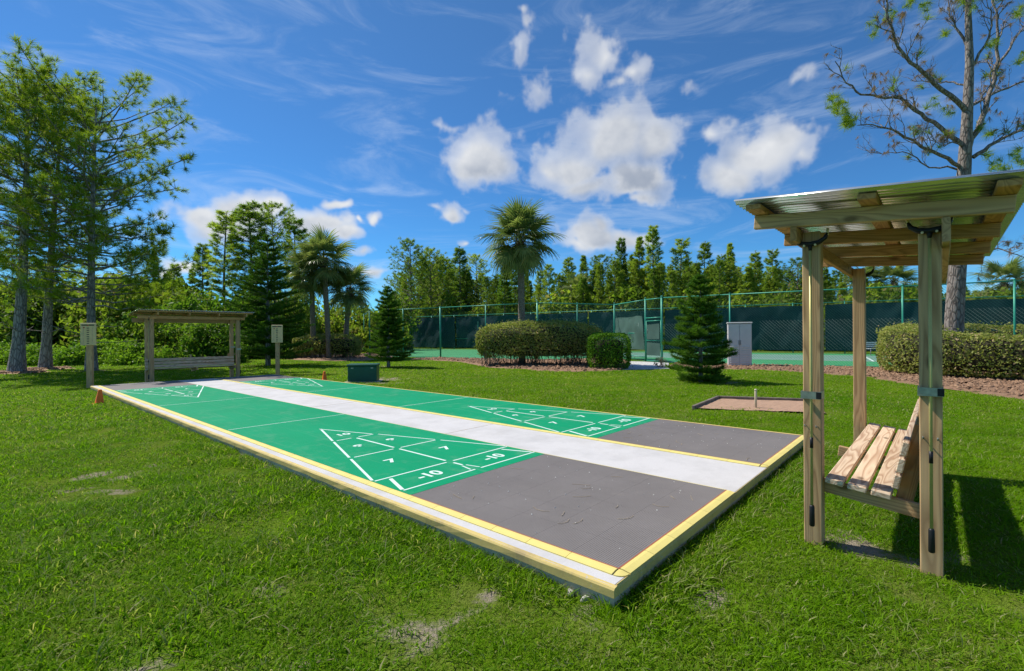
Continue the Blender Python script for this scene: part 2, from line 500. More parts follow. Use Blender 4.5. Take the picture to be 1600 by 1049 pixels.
def m_ground():
    m, t, b, out = material('lawn_ground')
    g = t.new('ShaderNodeNewGeometry')
    P = g.outputs['Position']
    at = t.new('ShaderNodeAttribute', attribute_name='bare')
    bare = at.outputs['Fac']
    big = t.noise(P, 0.35, 4, 0.6)
    mid = t.noise(P, 2.6, 5, 0.65)
    fine = t.noise(P, 38, 4, 0.7)
    c = t.mix(t.rng(big, 0.3, 0.7), (0.100, 0.190, 0.008), (0.155, 0.250, 0.018))
    c = t.mix(t.rng(mid, 0.35, 0.75, 0, 0.6), c, (0.20, 0.19, 0.065))
    c = t.mix(t.rng(fine, 0.42, 0.72, 0, 0.75), c, (0.075, 0.110, 0.008))
    dirt = t.mix(fine, (0.23, 0.185, 0.125), (0.40, 0.35, 0.26))
    f = t.rng(t.math('ADD', bare, t.math('MULTIPLY_ADD', fine, 0.7, -0.35)), 0.40, 0.62)
    c = t.mix(f, c, dirt)
    t.l.new(c, b.inputs['Base Color'])
    b.inputs['Roughness'].default_value = 0.95
    b.inputs['Specular IOR Level'].default_value = 0.0
    bump(t, b, t.math('ADD', t.noise(P, 9, 6, 0.75), fine), 0.9, 0.05)
    return m


M['ground'] = m_ground()


def m_grass():
    m, t, b, out = material('grass_blades')
    g = t.new('ShaderNodeNewGeometry')
    oi = t.new('ShaderNodeObjectInfo')
    P = g.outputs['Position']
    rp = g.outputs['Random Per Island']
    big = t.noise(P, 0.35, 4, 0.6)
    mid = t.noise(P, 2.6, 4, 0.65)
    c = t.mix(t.rng(big, 0.3, 0.7), (0.120, 0.285, 0.003), (0.230, 0.390, 0.006))
    c = t.mix(t.rng(mid, 0.40, 0.75, 0, 0.6), c, (0.20, 0.265, 0.020))
    c = t.mix(t.math('MULTIPLY', rp, 0.7), c, (0.075, 0.175, 0.004))
    c = t.mix(t.rng(t.math('FRACT', t.math('MULTIPLY', rp, 23.7)), t.rng(mid, 0.35, 0.75, 0.95, 0.72), 1.0, 0, 0.95), c, (0.46, 0.41, 0.22))
    t.l.new(c, b.inputs['Base Color'])
    b.inputs['Roughness'].default_value = 0.5
    b.inputs['Specular IOR Level'].default_value = 0.06
    tr = t.new('ShaderNodeBsdfTranslucent', {'Color': t.mix(1.0, c, (1.3, 1.35, 0.6), 'MULTIPLY')})
    mx = t.new('ShaderNodeMixShader', {0: 0.50, 1: b.outputs[0], 2: tr.outputs[0]})
    t.l.new(mx.outputs[0], out.inputs[0])
    return m


M['grass'] = m_grass()


def m_mulch(name, a, bb):
    m, t, b, out = material(name)
    g = t.new('ShaderNodeNewGeometry')
    rp = g.outputs['Random Per Island']
    n = t.noise(g.outputs['Position'], 14, 5, 0.7)
    c = t.mix(t.math('ADD', t.math('MULTIPLY', rp, 0.6), t.rng(n, 0.3, 0.7, 0, 0.4)), a, bb)
    t.l.new(c, b.inputs['Base Color'])
    b.inputs['Roughness'].default_value = 0.9
    bump(t, b, n, 0.8, 0.03)
    return m


M['mulch'] = m_mulch('bark_mulch', (0.11, 0.055, 0.030), (0.40, 0.25, 0.155))
M['sand'] = m_mulch('pit_dirt', (0.27, 0.16, 0.10), (0.48, 0.31, 0.21))

# ------------------------------------------------------------------ helpers
RND = random.Random(11)
NR = np.random.default_rng(7)


def np_mesh(name, verts, faces, mat):
    """mesh from an (n,3) array and an (m,k) index array"""
    me = bpy.data.meshes.new(name)
    verts = np.asarray(verts, dtype=np.float32).reshape(-1, 3)
    faces = np.asarray(faces, dtype=np.int32)
    k = faces.shape[1]
    me.vertices.add(len(verts))
    me.vertices.foreach_set('co', verts.ravel())
    me.loops.add(faces.size)
    me.loops.foreach_set('vertex_index', faces.ravel())
    me.polygons.add(len(faces))
    me.polygons.foreach_set('loop_start', np.arange(0, faces.size, k, dtype=np.int32))
    me.update(calc_edges=True)
    me.materials.append(mat)
    return me


class MB:
    def __init__(self):
        self.v, self.f, self.sm = [], [], []

    def add(self, vs, fs, smooth=False):
        o = len(self.v)
        self.v += [tuple(x) for x in vs]
        self.f += [tuple(i + o for i in f) for f in fs]
        self.sm += [smooth] * len(fs)

    def box(self, lo, hi, mat=None, bev=0.0):
        (x0, y0, z0), (x1, y1, z1) = lo, hi
        if bev <= 0:
            vs = [(x, y, z) for z in (z0, z1) for y in (y0, y1) for x in (x0, x1)]
            fs = [(0, 2, 3, 1), (4, 5, 7, 6), (0, 1, 5, 4), (2, 6, 7, 3), (0, 4, 6, 2), (1, 3, 7, 5)]
        else:
            # box with chamfered edges: three vertices at each corner
            vs, idx = [], {}
            for i, x in enumerate((x0, x1)):
                for j, y in enumerate((y0, y1)):
                    for k, z in enumerate((z0, z1)):
                        sx, sy, sz = (bev if i == 0 else -bev), (bev if j == 0 else -bev), (bev if k == 0 else -bev)
                        idx[i, j, k] = len(vs)
                        vs += [(x, y + sy, z + sz), (x + sx, y, z + sz), (x + sx, y + sy, z)]
            g = lambda i, j, k, a: idx[i, j, k] + a
            fs = []
            for s in (0, 1):
                q = [g(s, 0, 0, 0), g(s, 1, 0, 0), g(s, 1, 1, 0), g(s, 0, 1, 0)]
                fs.append(tuple(q if s else q[::-1]))
                q = [g(0, s, 0, 1), g(1, s, 0, 1), g(1, s, 1, 1), g(0, s, 1, 1)]
                fs.append(tuple(q if not s else q[::-1]))
                q = [g(0, 0, s, 2), g(1, 0, s, 2), g(1, 1, s, 2), g(0, 1, s, 2)]
                fs.append(tuple(q if s else q[::-1]))
            for a in (0, 1):
                for c in (0, 1):
                    fs.append((g(0, a, c, 1), g(1, a, c, 1), g(1, a, c, 2), g(0, a, c, 2)))
                    fs.append((g(a, 0, c, 0), g(a, 1, c, 0), g(a, 1, c, 2), g(a, 0, c, 2)))
                    fs.append((g(a, c, 0, 0), g(a, c, 1, 0), g(a, c, 1, 1), g(a, c, 0, 1)))
            for i in (0, 1):
                for j in (0, 1):
                    for k in (0, 1):
                        fs.append((g(i, j, k, 0), g(i, j, k, 1), g(i, j, k, 2)))
        if mat is not None:
            vs = [mat @ Vector(v) for v in vs]
        self.add(vs, fs)

    def tube(self, pts, rads, seg=8, caps=True, smooth=True):
        pts = [Vector(p) for p in pts]
        if not hasattr(rads, '__len__'):
            rads = [rads] * len(pts)
        vs, fs = [], []
        ref = None
        for i, p in enumerate(pts):
            tdir = (pts[min(i + 1, len(pts) - 1)] - pts[max(i - 1, 0)])
            tdir = tdir.normalized() if tdir.length > 1e-9 else Vector((0, 0, 1))
            if ref is None:
                ref = tdir.orthogonal().normalized()
            ref = (ref - tdir * ref.dot(tdir))
            ref = ref.normalized() if ref.length > 1e-6 else tdir.orthogonal().normalized()
            bi = tdir.cross(ref)
            for k in range(seg):
                a = 2 * math.pi * k / seg
                vs.append(p + (ref * math.cos(a) + bi * math.sin(a)) * rads[i])
        for i in range(len(pts) - 1):
            for k in range(seg):
                a, b = i * seg + k, i * seg + (k + 1) % seg
                fs.append((a, b, b + seg, a + seg))
        n = len(fs)
        self.add(vs, fs, smooth)
        if caps:
            self.add([], [])
            o = len(self.v) - len(vs)
            self.f += [tuple(o + k for k in range(seg))[::-1], tuple(o + (len(pts) - 1) * seg + k for k in range(seg))]
            self.sm += [False, False]

    def lathe(self, prof, seg=20, smooth=True):
        vs, fs = [], []
        for (r, z) in prof:
            for k in range(seg):
                a = 2 * math.pi * k / seg
                vs.append((r * math.cos(a), r * math.sin(a), z))
        for i in range(len(prof) - 1):
            for k in range(seg):
                a, b = i * seg + k, i * seg + (k + 1) % seg
                fs.append((a, b, b + seg, a + seg))
        self.add(vs, fs, smooth)

    def mesh(self, name, mat):
        me = bpy.data.meshes.new(name)
        me.from_pydata(self.v, [], self.f)
        me.polygons.foreach_set('use_smooth', self.sm)
        me.update()
        me.materials.append(mat)
        return me


def put(name, me, parent=None, loc=None, mat4=None):
    o = bpy.data.objects.new(name, me)
    COL.objects.link(o)
    if parent is not None:
        o.parent = parent
    if mat4 is not None:
        o.matrix_local = mat4
    elif loc is not None:
        o.location = loc
    return o


def tag(o, label=None, cat=None, group=None, kind=None):
    if label:
        o['label'] = label
    if cat:
        o['category'] = cat
    if group:
        o['group'] = group
    if kind:
        o['kind'] = kind
    return o


def thing(name, label, cat, loc=(0, 0, 0), rz=0.0, group=None):
    o = bpy.data.objects.new(name, None)
    COL.objects.link(o)
    o.empty_display_size = 0.1
    o.location = loc
    o.rotation_euler = (0, 0, rz)
    return tag(o, label, cat, group)


def kids(o):
    return [c for c in list(COL.objects) if c.parent == o]


_CH = {}


def copy_tree(o, parent=None):
    c = o.copy()
    COL.objects.link(c)
    if parent is not None:
        mb = o.matrix_basis.copy()
        c.parent = parent
        c.matrix_parent_inverse = Matrix()
        c.matrix_basis = mb
    for ch in list(o.children):
        copy_tree(ch, c)
    return c


_BOARD = {}


def board(name, L, w, h, M4, parent, mat='lumber', bev=0.004):
    """one sawn board along its own X axis, L x w x h, centred"""
    key = (round(L, 3), round(w, 3), round(h, 3), mat)
    if key not in _BOARD:
        b = MB()
        b.box((-L / 2, -w / 2, -h / 2), (L / 2, w / 2, h / 2), None, bev)
        _BOARD[key] = b.mesh('board', M[mat])
    return put(name, _BOARD[key], parent, None, M4)


def frame(o, x, z=(0, 0, 1)):
    """matrix with local X along x and local Z near z"""
    x = Vector(x).normalized()
    y = Vector(z).cross(x).normalized()
    zz = x.cross(y)
    m = Matrix((x, y, zz)).transposed().to_4x4()
    m.translation = Vector(o)
    return m


# value noise for placing things
_perm = NR.random((256, 256))


def vnoise(x, y):
    x, y = np.asarray(x, float), np.asarray(y, float)
    xi, yi = np.floor(x).astype(int), np.floor(y).astype(int)
    fx, fy = x - xi, y - yi
    fx, fy = fx * fx * (3 - 2 * fx), fy * fy * (3 - 2 * fy)
    a, b = _perm[xi % 256, yi % 256], _perm[(xi + 1) % 256, yi % 256]
    c, d = _perm[xi % 256, (yi + 1) % 256], _perm[(xi + 1) % 256, (yi + 1) % 256]
    return (a * (1 - fx) + b * fx) * (1 - fy) + (c * (1 - fx) + d * fx) * fy


def fbm(x, y, o=4):
    s, a, t = 0, 1.0, 0
    for i in range(o):
        s = s + a * vnoise(x * 2 ** i + 17.3 * i, y * 2 ** i + 5.1 * i)
        t += a
        a *= 0.55
    return s / t

# ------------------------------------------------------------------ layout shared by the builders
FT = 0.3048
YAW, CPX, CPY = 0.8436, -1.3414, -2.3804
LW, GAP = 1.7782, 1.0451                      # lane width, walkway between the lanes
LEN = 52 * FT
CO = Vector((CPX * math.sin(YAW) - CPY * math.cos(YAW), -CPX * math.cos(YAW) - CPY * math.sin(YAW), 0))
CV = Vector((math.cos(YAW), math.sin(YAW), 0))      # across the court
CU = Vector((-math.sin(YAW), math.cos(YAW), 0))     # along the court, away from the camera
SLAB_Z = 0.118
TILE_Z = 0.130
SL_X0, SL_X1 = -0.178, 2 * LW + GAP + 0.105
SL_Y0, SL_Y1 = -0.068, LEN + 0.22


def CWD(v, u, z=0.0):
    return CO + CV * v + CU * u + Vector((0, 0, z))


def poly_px(pts):
    return [(G(*p).x, G(*p).y) for p in pts]


def inside(poly, x, y):
    x, y = np.asarray(x), np.asarray(y)
    r = np.zeros(x.shape, bool)
    n = len(poly)
    for i in range(n):
        (x0, y0), (x1, y1) = poly[i], poly[(i + 1) % n]
        c = ((y0 > y) != (y1 > y)) & (x < (x1 - x0) * (y - y0) / ((y1 - y0) or 1e-9) + x0)
        r ^= c
    return r


FENCE = [Vector(p) for p in ((-10.2, 34.6, 0), (-4.6, 31.03, 0), (1.44, 27.2, 0), (6.2, 29.2, 0), (6.99, 25.27, 0), (7.47, 24.06, 0), (20.6, 15.56, 0))]
FDIR = Vector((0.839, -0.544, 0))
FNRM = Vector((0.544, 0.839, 0))
BACK0 = Vector((-14.0, 55.7, 0))
BACK1 = Vector((44.0, 20.4, 0))

_f = lambda i: (FENCE[i].x, FENCE[i].y)
BED_RIGHT = poly_px([(1046, 576), (1120, 577), (1190, 578), (1260, 582), (1360, 590), (1450, 604), (1530, 614), (1600, 623), (1750, 646)]) + [(21.5, 15.2)] + [(20.55, 15.45), (8.0, 23.6)]
BED_MID = poly_px([(640, 561.5), (725, 566), (770, 574), (850, 579.5), (930, 580.5), (972, 579)]) + [(6.0, 24.9), (6.1, 28.9), (1.5, 26.95), (-4.6, 30.7)]
BED_LEFT = poly_px([(440, 561), (500, 564), (565, 564), (612, 559), (608, 551), (450, 552)])
PATH = poly_px([(972, 579), (1046, 577)]) + [(7.7, 23.75), (6.9, 24.9), (6.2, 25.5)]
PIT = [(G(*p).x, G(*p).y) for p in ((1084, 641), (1122, 625), (1275, 630), (1290, 648))]
TENNIS = [_f(i) for i in range(7)] + [(60, -10), (75, 1.6), (44.0, 20.4), (-14.0, 55.7), (-17, 50.5), (-13, 36.4)]
COURT = [(CWD(v, u).x, CWD(v, u).y) for v, u in ((SL_X0 - .01, SL_Y0 - .01), (SL_X1 + .01, SL_Y0 - .01), (SL_X1 + .01, SL_Y1 + .01), (SL_X0 - .01, SL_Y1 + .01))]
PINES_LEFT = [(G(26, 583), 12.1), (G(71, 577), 12.2), (G(143, 579), 11.5)]
# worn bare patches in the lawn: photo point and half widths in metres
BARE = [(400, 930, .16, .10), (685, 985, .15, .10), (270, 1046, .30, .10), (460, 1049, .20, .06), (1345, 846, .22, .14), (1300, 838, .12, .08), (925, 925, .22, .16), (860, 900, .25, .08),
        (120, 765, .22, .06), (160, 745, .25, .08), (185, 738, .3, .09), (240, 724, .16, .06), (175, 768, .2, .06), (420, 700, .3, .12), (400, 716, .3, .12),
        (230, 660, .5, .12), (330, 690, .5, .12), (610, 592, 1.1, .30), (585, 598, .8, .2), (1092, 598, 1.0, .35), (608, 573, .9, .5), (1260, 838, .16, .1), (1195, 830, .1, .08),
        (1120, 850, .12, .1), (780, 950, .12, .08), (1100, 930, .12, .1), (1440, 880, .12, .08), (1460, 860, .14, .08), (420, 572, 1.0, .3)]
BARE_W = [(G(a, b), rx, ry) for a, b, rx, ry in BARE]


def bare_field(x, y):
    s = np.zeros(np.shape(x))
    for p, rx, ry in BARE_W:
        d = np.sqrt(((x - p.x) / (rx * 1.5)) ** 2 + ((y - p.y) / (ry * 2.2)) ** 2)
        s = np.maximum(s, np.clip(1.15 - d * .8, 0, 0.78))
    # trodden soil along the near sides of the slab
    vv = (x - CO.x) * CV.x + (y - CO.y) * CV.y
    uu = (x - CO.x) * CU.x + (y - CO.y) * CU.y
    strip = ((vv > SL_X0 - .13) & (vv < SL_X0 + .02) & (uu > -.3) & (uu < 16)) | ((uu > SL_Y0 - .09) & (uu < SL_Y0 + .02) & (vv > -.4) & (vv < 5))
    s = np.maximum(s, strip * .62)
    for p, _h in PINES_LEFT:
        s = np.maximum(s, np.clip(1.5 - np.hypot(x - p.x, y - p.y) / 0.9, 0, 1))
    # general thin places
    n = fbm(x * 1.7, y * 1.7, 4)
    s = s * np.clip((fbm(x * 4.3, y * 4.3, 4) - .34) * 3.4, 0, 1.15) + np.clip((n - 0.56) * 3.0, 0, 0.36)
    d = np.hypot(x + 14, (y - 23) * 1.0)
    return s


def lawn_z(x, y):
    r = np.hypot(x, y)
    return (fbm(x * 0.45 + 3, y * 0.45 + 9, 3) - 0.5) * 0.06 * np.clip((r - 1) / 3, 0, 1) * np.clip((60 - r) / 30, 0, 1)


# ------------------------------------------------------------------ ground
def build_ground():
    def axis(lim, c, step0, grow):
        a, s = [0.0], step0
        while a[-1] < lim:
            a.append(a[-1] + s)
            if a[-1] > c:
                s *= grow
        return a
    xs = axis(600, 6.0, 0.13, 1.085)
    xs = [-x for x in xs[:0:-1]] + xs
    ys = axis(700, 9.0, 0.11, 1.07)
    ys = [-60, -20, -8, -4, -2, -1] + [-0.4] + ys
    X, Y = np.meshgrid(np.array(xs), np.array(ys))
    Z = lawn_z(X, Y)
    for poly in (COURT, TENNIS):
        Z = np.where(inside(poly, X, Y), -0.03, Z)
    V = np.stack([X, Y, Z], -1).reshape(-1, 3)
    nx, ny = len(xs), len(ys)
    i = (np.arange(ny - 1)[:, None] * nx + np.arange(nx - 1)[None, :]).ravel()
    F = np.stack([i, i + 1, i + 1 + nx, i + nx], -1)
    me = np_mesh('ground', V, F, M['ground'])
    at = me.attributes.new('bare', 'FLOAT', 'POINT')
    at.data.foreach_set('value', bare_field(X, Y).ravel().astype(np.float32))
    me.polygons.foreach_set('use_smooth', [True] * len(F))
    tag(put('ground', me), None, None, None, 'structure')


build_ground()


def flat(name, poly, z, mat, kind='structure', label=None):
    b = MB()
    n = len(poly)
    b.add([(x, y, z) for x, y in poly], [tuple(range(n))] if area(poly) > 0 else [tuple(range(n))[::-1]])
    return tag(put(name, b.mesh(name, M[mat])), label, None, None, kind)


def area(p):
    return sum(p[i][0] * p[(i + 1) % len(p)][1] - p[(i + 1) % len(p)][0] * p[i][1] for i in range(len(p))) / 2


def build_tennis():
    flat('tennis_court', TENNIS, 0.012, 'tennis_green')
    c0 = 29.7

    def at(s, c, z):
        return FDIR * s + FNRM * c + Vector((0, 0, z))
    play = [at(s, c, 0)[:2] for s, c in ((-14, c0), (44, c0), (44, c0 + 7.4), (-14, c0 + 7.4))]
    flat('tennis_playing_surface', play, 0.016, 'tennis_play')
    b = MB()
    for (s0, k0, s1, k1, w) in ((-14, c0, 44, c0, .09), (-14, c0 + 7.2, 44, c0 + 7.2, .09), (-14, c0 + 1.6, 44, c0 + 1.6, .06), (13.2, c0 + 1.6, 13.2, c0 + 7.2, .06), (2.0, c0, 2.0, c0 + 7.2, .09), (20, c0, 20, c0 + 7.2, .06)):
        p, q = at(s0, k0, 0.02), at(s1, k1, 0.02)
        n = (q - p).normalized().cross(Vector((0, 0, 1))) * w / 2
        b.add([p - n, q - n, q + n, p + n], [(0, 1, 2, 3)] if (q - p).cross(n).z > 0 else [(3, 2, 1, 0)])
    tag(put('tennis_court_markings', b.mesh('markings', M['white'])), None, None, None, 'structure')
    flat('gate_path', PATH, 0.022, 'concrete')


build_tennis()


def mulch_bed(name, poly, n, size, label):
    """a raised bed of bark chips: a low mound and the loose chips on it, as one mass"""
    P = np.array(poly)
    b = MB()
    lo, hi = P.min(0), P.max(0)
    step = 0.22
    xs, ys = np.arange(lo[0], hi[0] + step, step), np.arange(lo[1], hi[1] + step, step)
    X, Y = np.meshgrid(xs, ys)
    ins = inside(poly, X, Y)
    Z = 0.028 + 0.035 * fbm(X * 3, Y * 3, 3)
    idx = np.arange(X.size).reshape(X.shape)
    m = ins[:-1, :-1] | ins[1:, :-1] | ins[:-1, 1:] | ins[1:, 1:]
    keep = inside(poly, X + 0, Y + 0)
    Z = np.where(keep, Z, 0.0)
    F = np.stack([idx[:-1, :-1][m], idx[:-1, 1:][m], idx[1:, 1:][m], idx[1:, :-1][m]], -1)
    V = np.stack([X.ravel(), Y.ravel(), Z.ravel()], -1)
    # chips
    cx = NR.uniform(lo[0], hi[0], n * 5)
    cy = NR.uniform(lo[1], hi[1], n * 5)
    k = inside(poly, cx, cy)
    cx, cy = cx[k][:n], cy[k][:n]
    n = len(cx)
    a = NR.uniform(0, 6.28, n)
    t = NR.normal(0, 0.35, n)
    L = size * NR.uniform(0.5, 1.5, n)
    Wd = L * NR.uniform(0.3, 0.6, n)
    H = 0.25 * Wd
    corners = np.array([(-1, -1, 0), (1, -1, 0), (1, 1, 0), (-1, 1, 0), (-.8, -.7, 1), (.8, -.8, 1), (.7, .8, 1), (-.8, .7, 1)], float)
    lx, ly, lz = corners[None, :, 0] * L[:, None] / 2, corners[None, :, 1] * Wd[:, None] / 2, corners[None, :, 2] * H[:, None] * 2
    x2 = lx * np.cos(t)[:, None] - lz * np.sin(t)[:, None]
    z2 = lx * np.sin(t)[:, None] + lz * np.cos(t)[:, None]
    wx = cx[:, None] + x2 * np.cos(a)[:, None] - ly * np.sin(a)[:, None]
    wy = cy[:, None] + x2 * np.sin(a)[:, None] + ly * np.cos(a)[:, None]
    wz = 0.048 + NR.uniform(0, .02, n)[:, None] + z2
    CVv = np.stack([wx, wy, wz], -1).reshape(-1, 3)
    q = np.array([(4, 5, 6, 7), (0, 1, 5, 4), (1, 2, 6, 5), (2, 3, 7, 6), (3, 0, 4, 7)])
    CF = (q[None] + (np.arange(n) * 8)[:, None, None]).reshape(-1, 4) + len(V)
    me = np_mesh(name, np.concatenate([V, CVv]), np.concatenate([F, CF]), M['mulch'])
    tag(put(name, me), label, None, None, 'stuff')


mulch_bed('mulch', BED_RIGHT, 5200, 0.085, 'red brown bark mulch along the fence under the right hedge')
mulch_bed('mulch', BED_MID, 2600, 0.11, 'bark mulch round the long central hedge')
mulch_bed('mulch', BED_LEFT, 1000, 0.12, 'bark mulch under the three palms')
for (p, _h), lab in zip(PINES_LEFT[:2], ('bark mulch round the foot of the outermost left pine', 'bark mulch round the foot of the second left pine')):
    mulch_bed('mulch', [(p.x + 1.0 * math.cos(a), p.y + 0.8 * math.sin(a)) for a in np.linspace(0, 6.2, 14)], 260, 0.11, lab)


# ------------------------------------------------------------------ shuffleboard court
def build_court():
    root = thing('shuffleboard_court', 'twin lane green shuffleboard court with grey ends on a raised concrete slab', 'shuffleboard court', CO, YAW)
    BX = LW + GAP
    # slab
    b = MB()
    b.box((SL_X0, SL_Y0, -0.15), (SL_X1, SL_Y1, SLAB_Z), None, 0.008)
    me = b.mesh('slab', M['concrete'])
    me.materials.append(M['concrete_dirty'])
    for p in me.polygons:
        if abs(p.normal.z) < 0.5:
            p.material_index = 1
    put('concrete_slab', me, root)
    # joints sawn in the walkway (thin recess shown as a dark filled groove)
    for u in (3.6, 7.4, 11.6):
        b = MB()
        b.box((LW + 0.03, u - 0.004, SLAB_Z - 0.01), (BX - 0.08, u + 0.004, SLAB_Z + 0.002))
        put('control_joint', b.mesh('joint', M['concrete_dirty']), root)
    # worn yellow form edge round the slab
    def edge(x0, y0, x1, y1):
        """worn form board: a swept profile that wavers a few millimetres along its length"""
        along = 1 if (y1 - y0) > (x1 - x0) else 0
        a0, a1 = (y0, y1) if along else (x0, x1)
        c0, c1 = (x0, x1) if along else (y0, y1)
        n = max(4, int((a1 - a0) / .16))
        vs, fs = [], []
        m = 6
        for k in range(n + 1):
            t = a0 + (a1 - a0) * k / n
            j = lambda q: RND.uniform(-q, q)
            e = .0022 if 0 < k < n else 0
            prof = [(c0 + j(e), .066 + j(e * 2)), (c0 + j(e * .7), .106 + j(e * .5)), (c0 + .007 + j(e * .7), .116 + j(e * .4)), (c1 - .007, .1205 + j(.0006)), (c1, .1165), (c1, .066)]
            vs += [(c, t, z) if along else (t, c, z) for c, z in prof]
        for k in range(n):
            for q in range(m):
                f = (k * m + q, k * m + (q + 1) % m, (k + 1) * m + (q + 1) % m, (k + 1) * m + q)
                fs.append(f if not along else f[::-1])
        fs += [tuple(range(m)), tuple(n * m + q for q in range(m))[::-1]]
        b = MB()
        b.add(vs, fs)
        put('painted_edge', b.mesh('painted_edge', M['edge_paint']), root)
    edge(SL_X0 - .012, SL_Y0 - .012, SL_X0 + .03, SL_Y1)
    edge(SL_X0 + .032, SL_Y0 - .012, SL_X1 + .012, SL_Y0 + .003)
    edge(SL_X1 - .025, SL_Y0 + .005, SL_X1 + .012, SL_Y1)
    # playing surfaces
    g0, g1 = 6.2 * FT, LEN - 6.2 * FT
    for x in (0.0, BX):
        b = MB()
        b.box((x, g0 + 0.002, SLAB_Z - .004), (x + LW, g1 - .002, TILE_Z), None, 0.002)
        put('playing_surface', b.mesh('playing_surface', M['court_green']), root)
        b = MB()
        b.box((x, g1 + 0.002, SLAB_Z - .004), (x + LW, LEN, TILE_Z), None, 0.002)
        put('far_standing_area', b.mesh('standing_area', M['tile_grey']), root)
    # grey floor tiles at the near end, ribbed, one by one
    tw, tl = LW / 6, g0 / 6
    b = MB()
    gp = 0.0005
    b.box((gp, gp, SLAB_Z - .004), (tw - gp, tl - gp, TILE_Z - 0.0012))
    n = 22
    for k in range(n):
        y0 = gp + (tl - 2 * gp) * k / n
        y1 = y0 + (tl - 2 * gp) / n * 0.68
        b.add([(gp, y0, TILE_Z - .0011), (tw - gp, y0, TILE_Z - .0011), (tw - gp, y0 + .0018, TILE_Z), (gp, y0 + .0018, TILE_Z), (tw - gp, y1 - .0018, TILE_Z), (gp, y1 - .0018, TILE_Z), (tw - gp, y1, TILE_Z - .0011), (gp, y1, TILE_Z - .0011)],
              [(0, 1, 2, 3), (3, 2, 4, 5), (5, 4, 6, 7)])
    tile = b.mesh('tile', M['tile_grey'])
    for x in (0.0, BX):
        for i in range(6):
            for j in range(6):
                put('tile', tile, root, (x + i * tw, j * tl, 0.0))
    # yellow edging pieces with a sloping face
    def edging_mesh(L, w):
        b = MB()
        g = .0015
        z0, z1, z2 = SLAB_Z - .004, TILE_Z + .001, SLAB_Z + .006
        vs = []
        for yy in (g, L - g):
            vs += [(0, yy, z0), (0, yy, z1), (-w * .35, yy, z1), (-w, yy, z2), (-w, yy, z0)]
        fs = [(1, 2, 7, 6), (2, 3, 8, 7), (3, 4, 9, 8), (0, 1, 6, 5), (0, 4, 3, 2, 1), (5, 6, 7, 8, 9)]
        b.add(vs, [f[::-1] for f in fs])
        return b.mesh('edging', M['yellow'])
    npc = 52
    lp = LEN / npc
    ew = 0.064
    em = edging_mesh(lp, ew)
    en = edging_mesh(LW / 6, 0.062)
    for k in range(npc):
        put('edging', em, root, (-.009, k * lp, 0))
        put('edging', em, root, (BX - .009, k * lp, 0))
        put('edging', em, root, None, Matrix.Translation((BX + LW + .009, (k + 1) * lp, 0)) @ Matrix.Rotation(math.pi, 4, 'Z'))
    for x in (0.0, BX):
        for k in range(6):
            put('edging', en, root, None, Matrix.Translation((x + (k + 1) * LW / 6, -.009 + .0, 0)) @ Matrix.Rotation(math.pi / 2, 4, 'Z') if False else Matrix.Translation((x + k * LW / 6, -.009, 0)) @ Matrix(((0, 1, 0, 0), (1, 0, 0, 0), (0, 0, 1, 0), (0, 0, 0, 1))))
    # rounded corner caps
    for (cx, cy, a0) in ((-.009, -.009, math.pi), (BX - .009, -.009, math.pi), (BX + LW + .009, -.009, 1.5 * math.pi)):
        b = MB()
        N = 6
        vs = [(cx, cy, TILE_Z + .001), (cx, cy, SLAB_Z)]
        for k in range(N + 1):
            a = a0 + math.pi / 2 * k / N
            rx, ry = (ew, .062)
            vs += [(cx + .35 * rx * math.cos(a), cy + .35 * ry * math.sin(a), TILE_Z + .001), (cx + rx * math.cos(a), cy + ry * math.sin(a), SLAB_Z + .006), (cx + rx * math.cos(a), cy + ry * math.sin(a), SLAB_Z - .004)]
        fs = []
        for k in range(N):
            i = 2 + 3 * k
            fs += [(0, i, i + 3), (i, i + 1, i + 4, i + 3), (i + 1, i + 2, i + 5, i + 4)]
        b.add(vs, fs)
        put('corner_edging', b.mesh('corner', M['yellow']), root)
    # thin strip on the inner side of the near lane
    b = MB()
    b.box((LW + .002, 0, SLAB_Z - .004), (LW + .020, LEN, TILE_Z - .003), None, .003)
    put('inner_edging', b.mesh('inner_edging', M['yellow']), root)
    # red brown joint between grey tiles and edging
    for (x0, y0, x1, y1) in ((-.0085, -.0085, -.001, g0), (0, -.0085, LW, -.001), (BX - .0085, -.0085, BX - .001, g0), (BX, -.0085, BX + LW, -.001), (BX + LW + .001, -.0085, BX + LW + .0085, g0)):
        b = MB()
        b.box((x0, y0, SLAB_Z - .003), (x1, y1, TILE_Z + .0015))
        put('joint_strip', b.mesh('joint_strip', M['joint_red']), root)
    # painted lines and numerals
    def line(x, flip, u0, v0, u1, v1, w=0.0205):
        p, q = Vector((v0, u0 * FT, 0)), Vector((v1, u1 * FT, 0))
        if flip:
            p, q = Vector((LW - p.x, LEN - p.y, 0)), Vector((LW - q.x, LEN - q.y, 0))
        d = (q - p).normalized()
        nn = Vector((-d.y, d.x, 0)) * w / 2
        b = MB()
        z0, z1 = TILE_Z - .001, TILE_Z + .0014
        b.add([(c.x + x, c.y, z) for z in (z0, z1) for c in (p - nn, q - nn, q + nn, p + nn)],
              [(4, 5, 6, 7), (0, 1, 5, 4), (1, 2, 6, 5), (2, 3, 7, 6), (3, 0, 4, 7)])
        put('line', b.mesh('line', M['white']), root)
    txt = {}

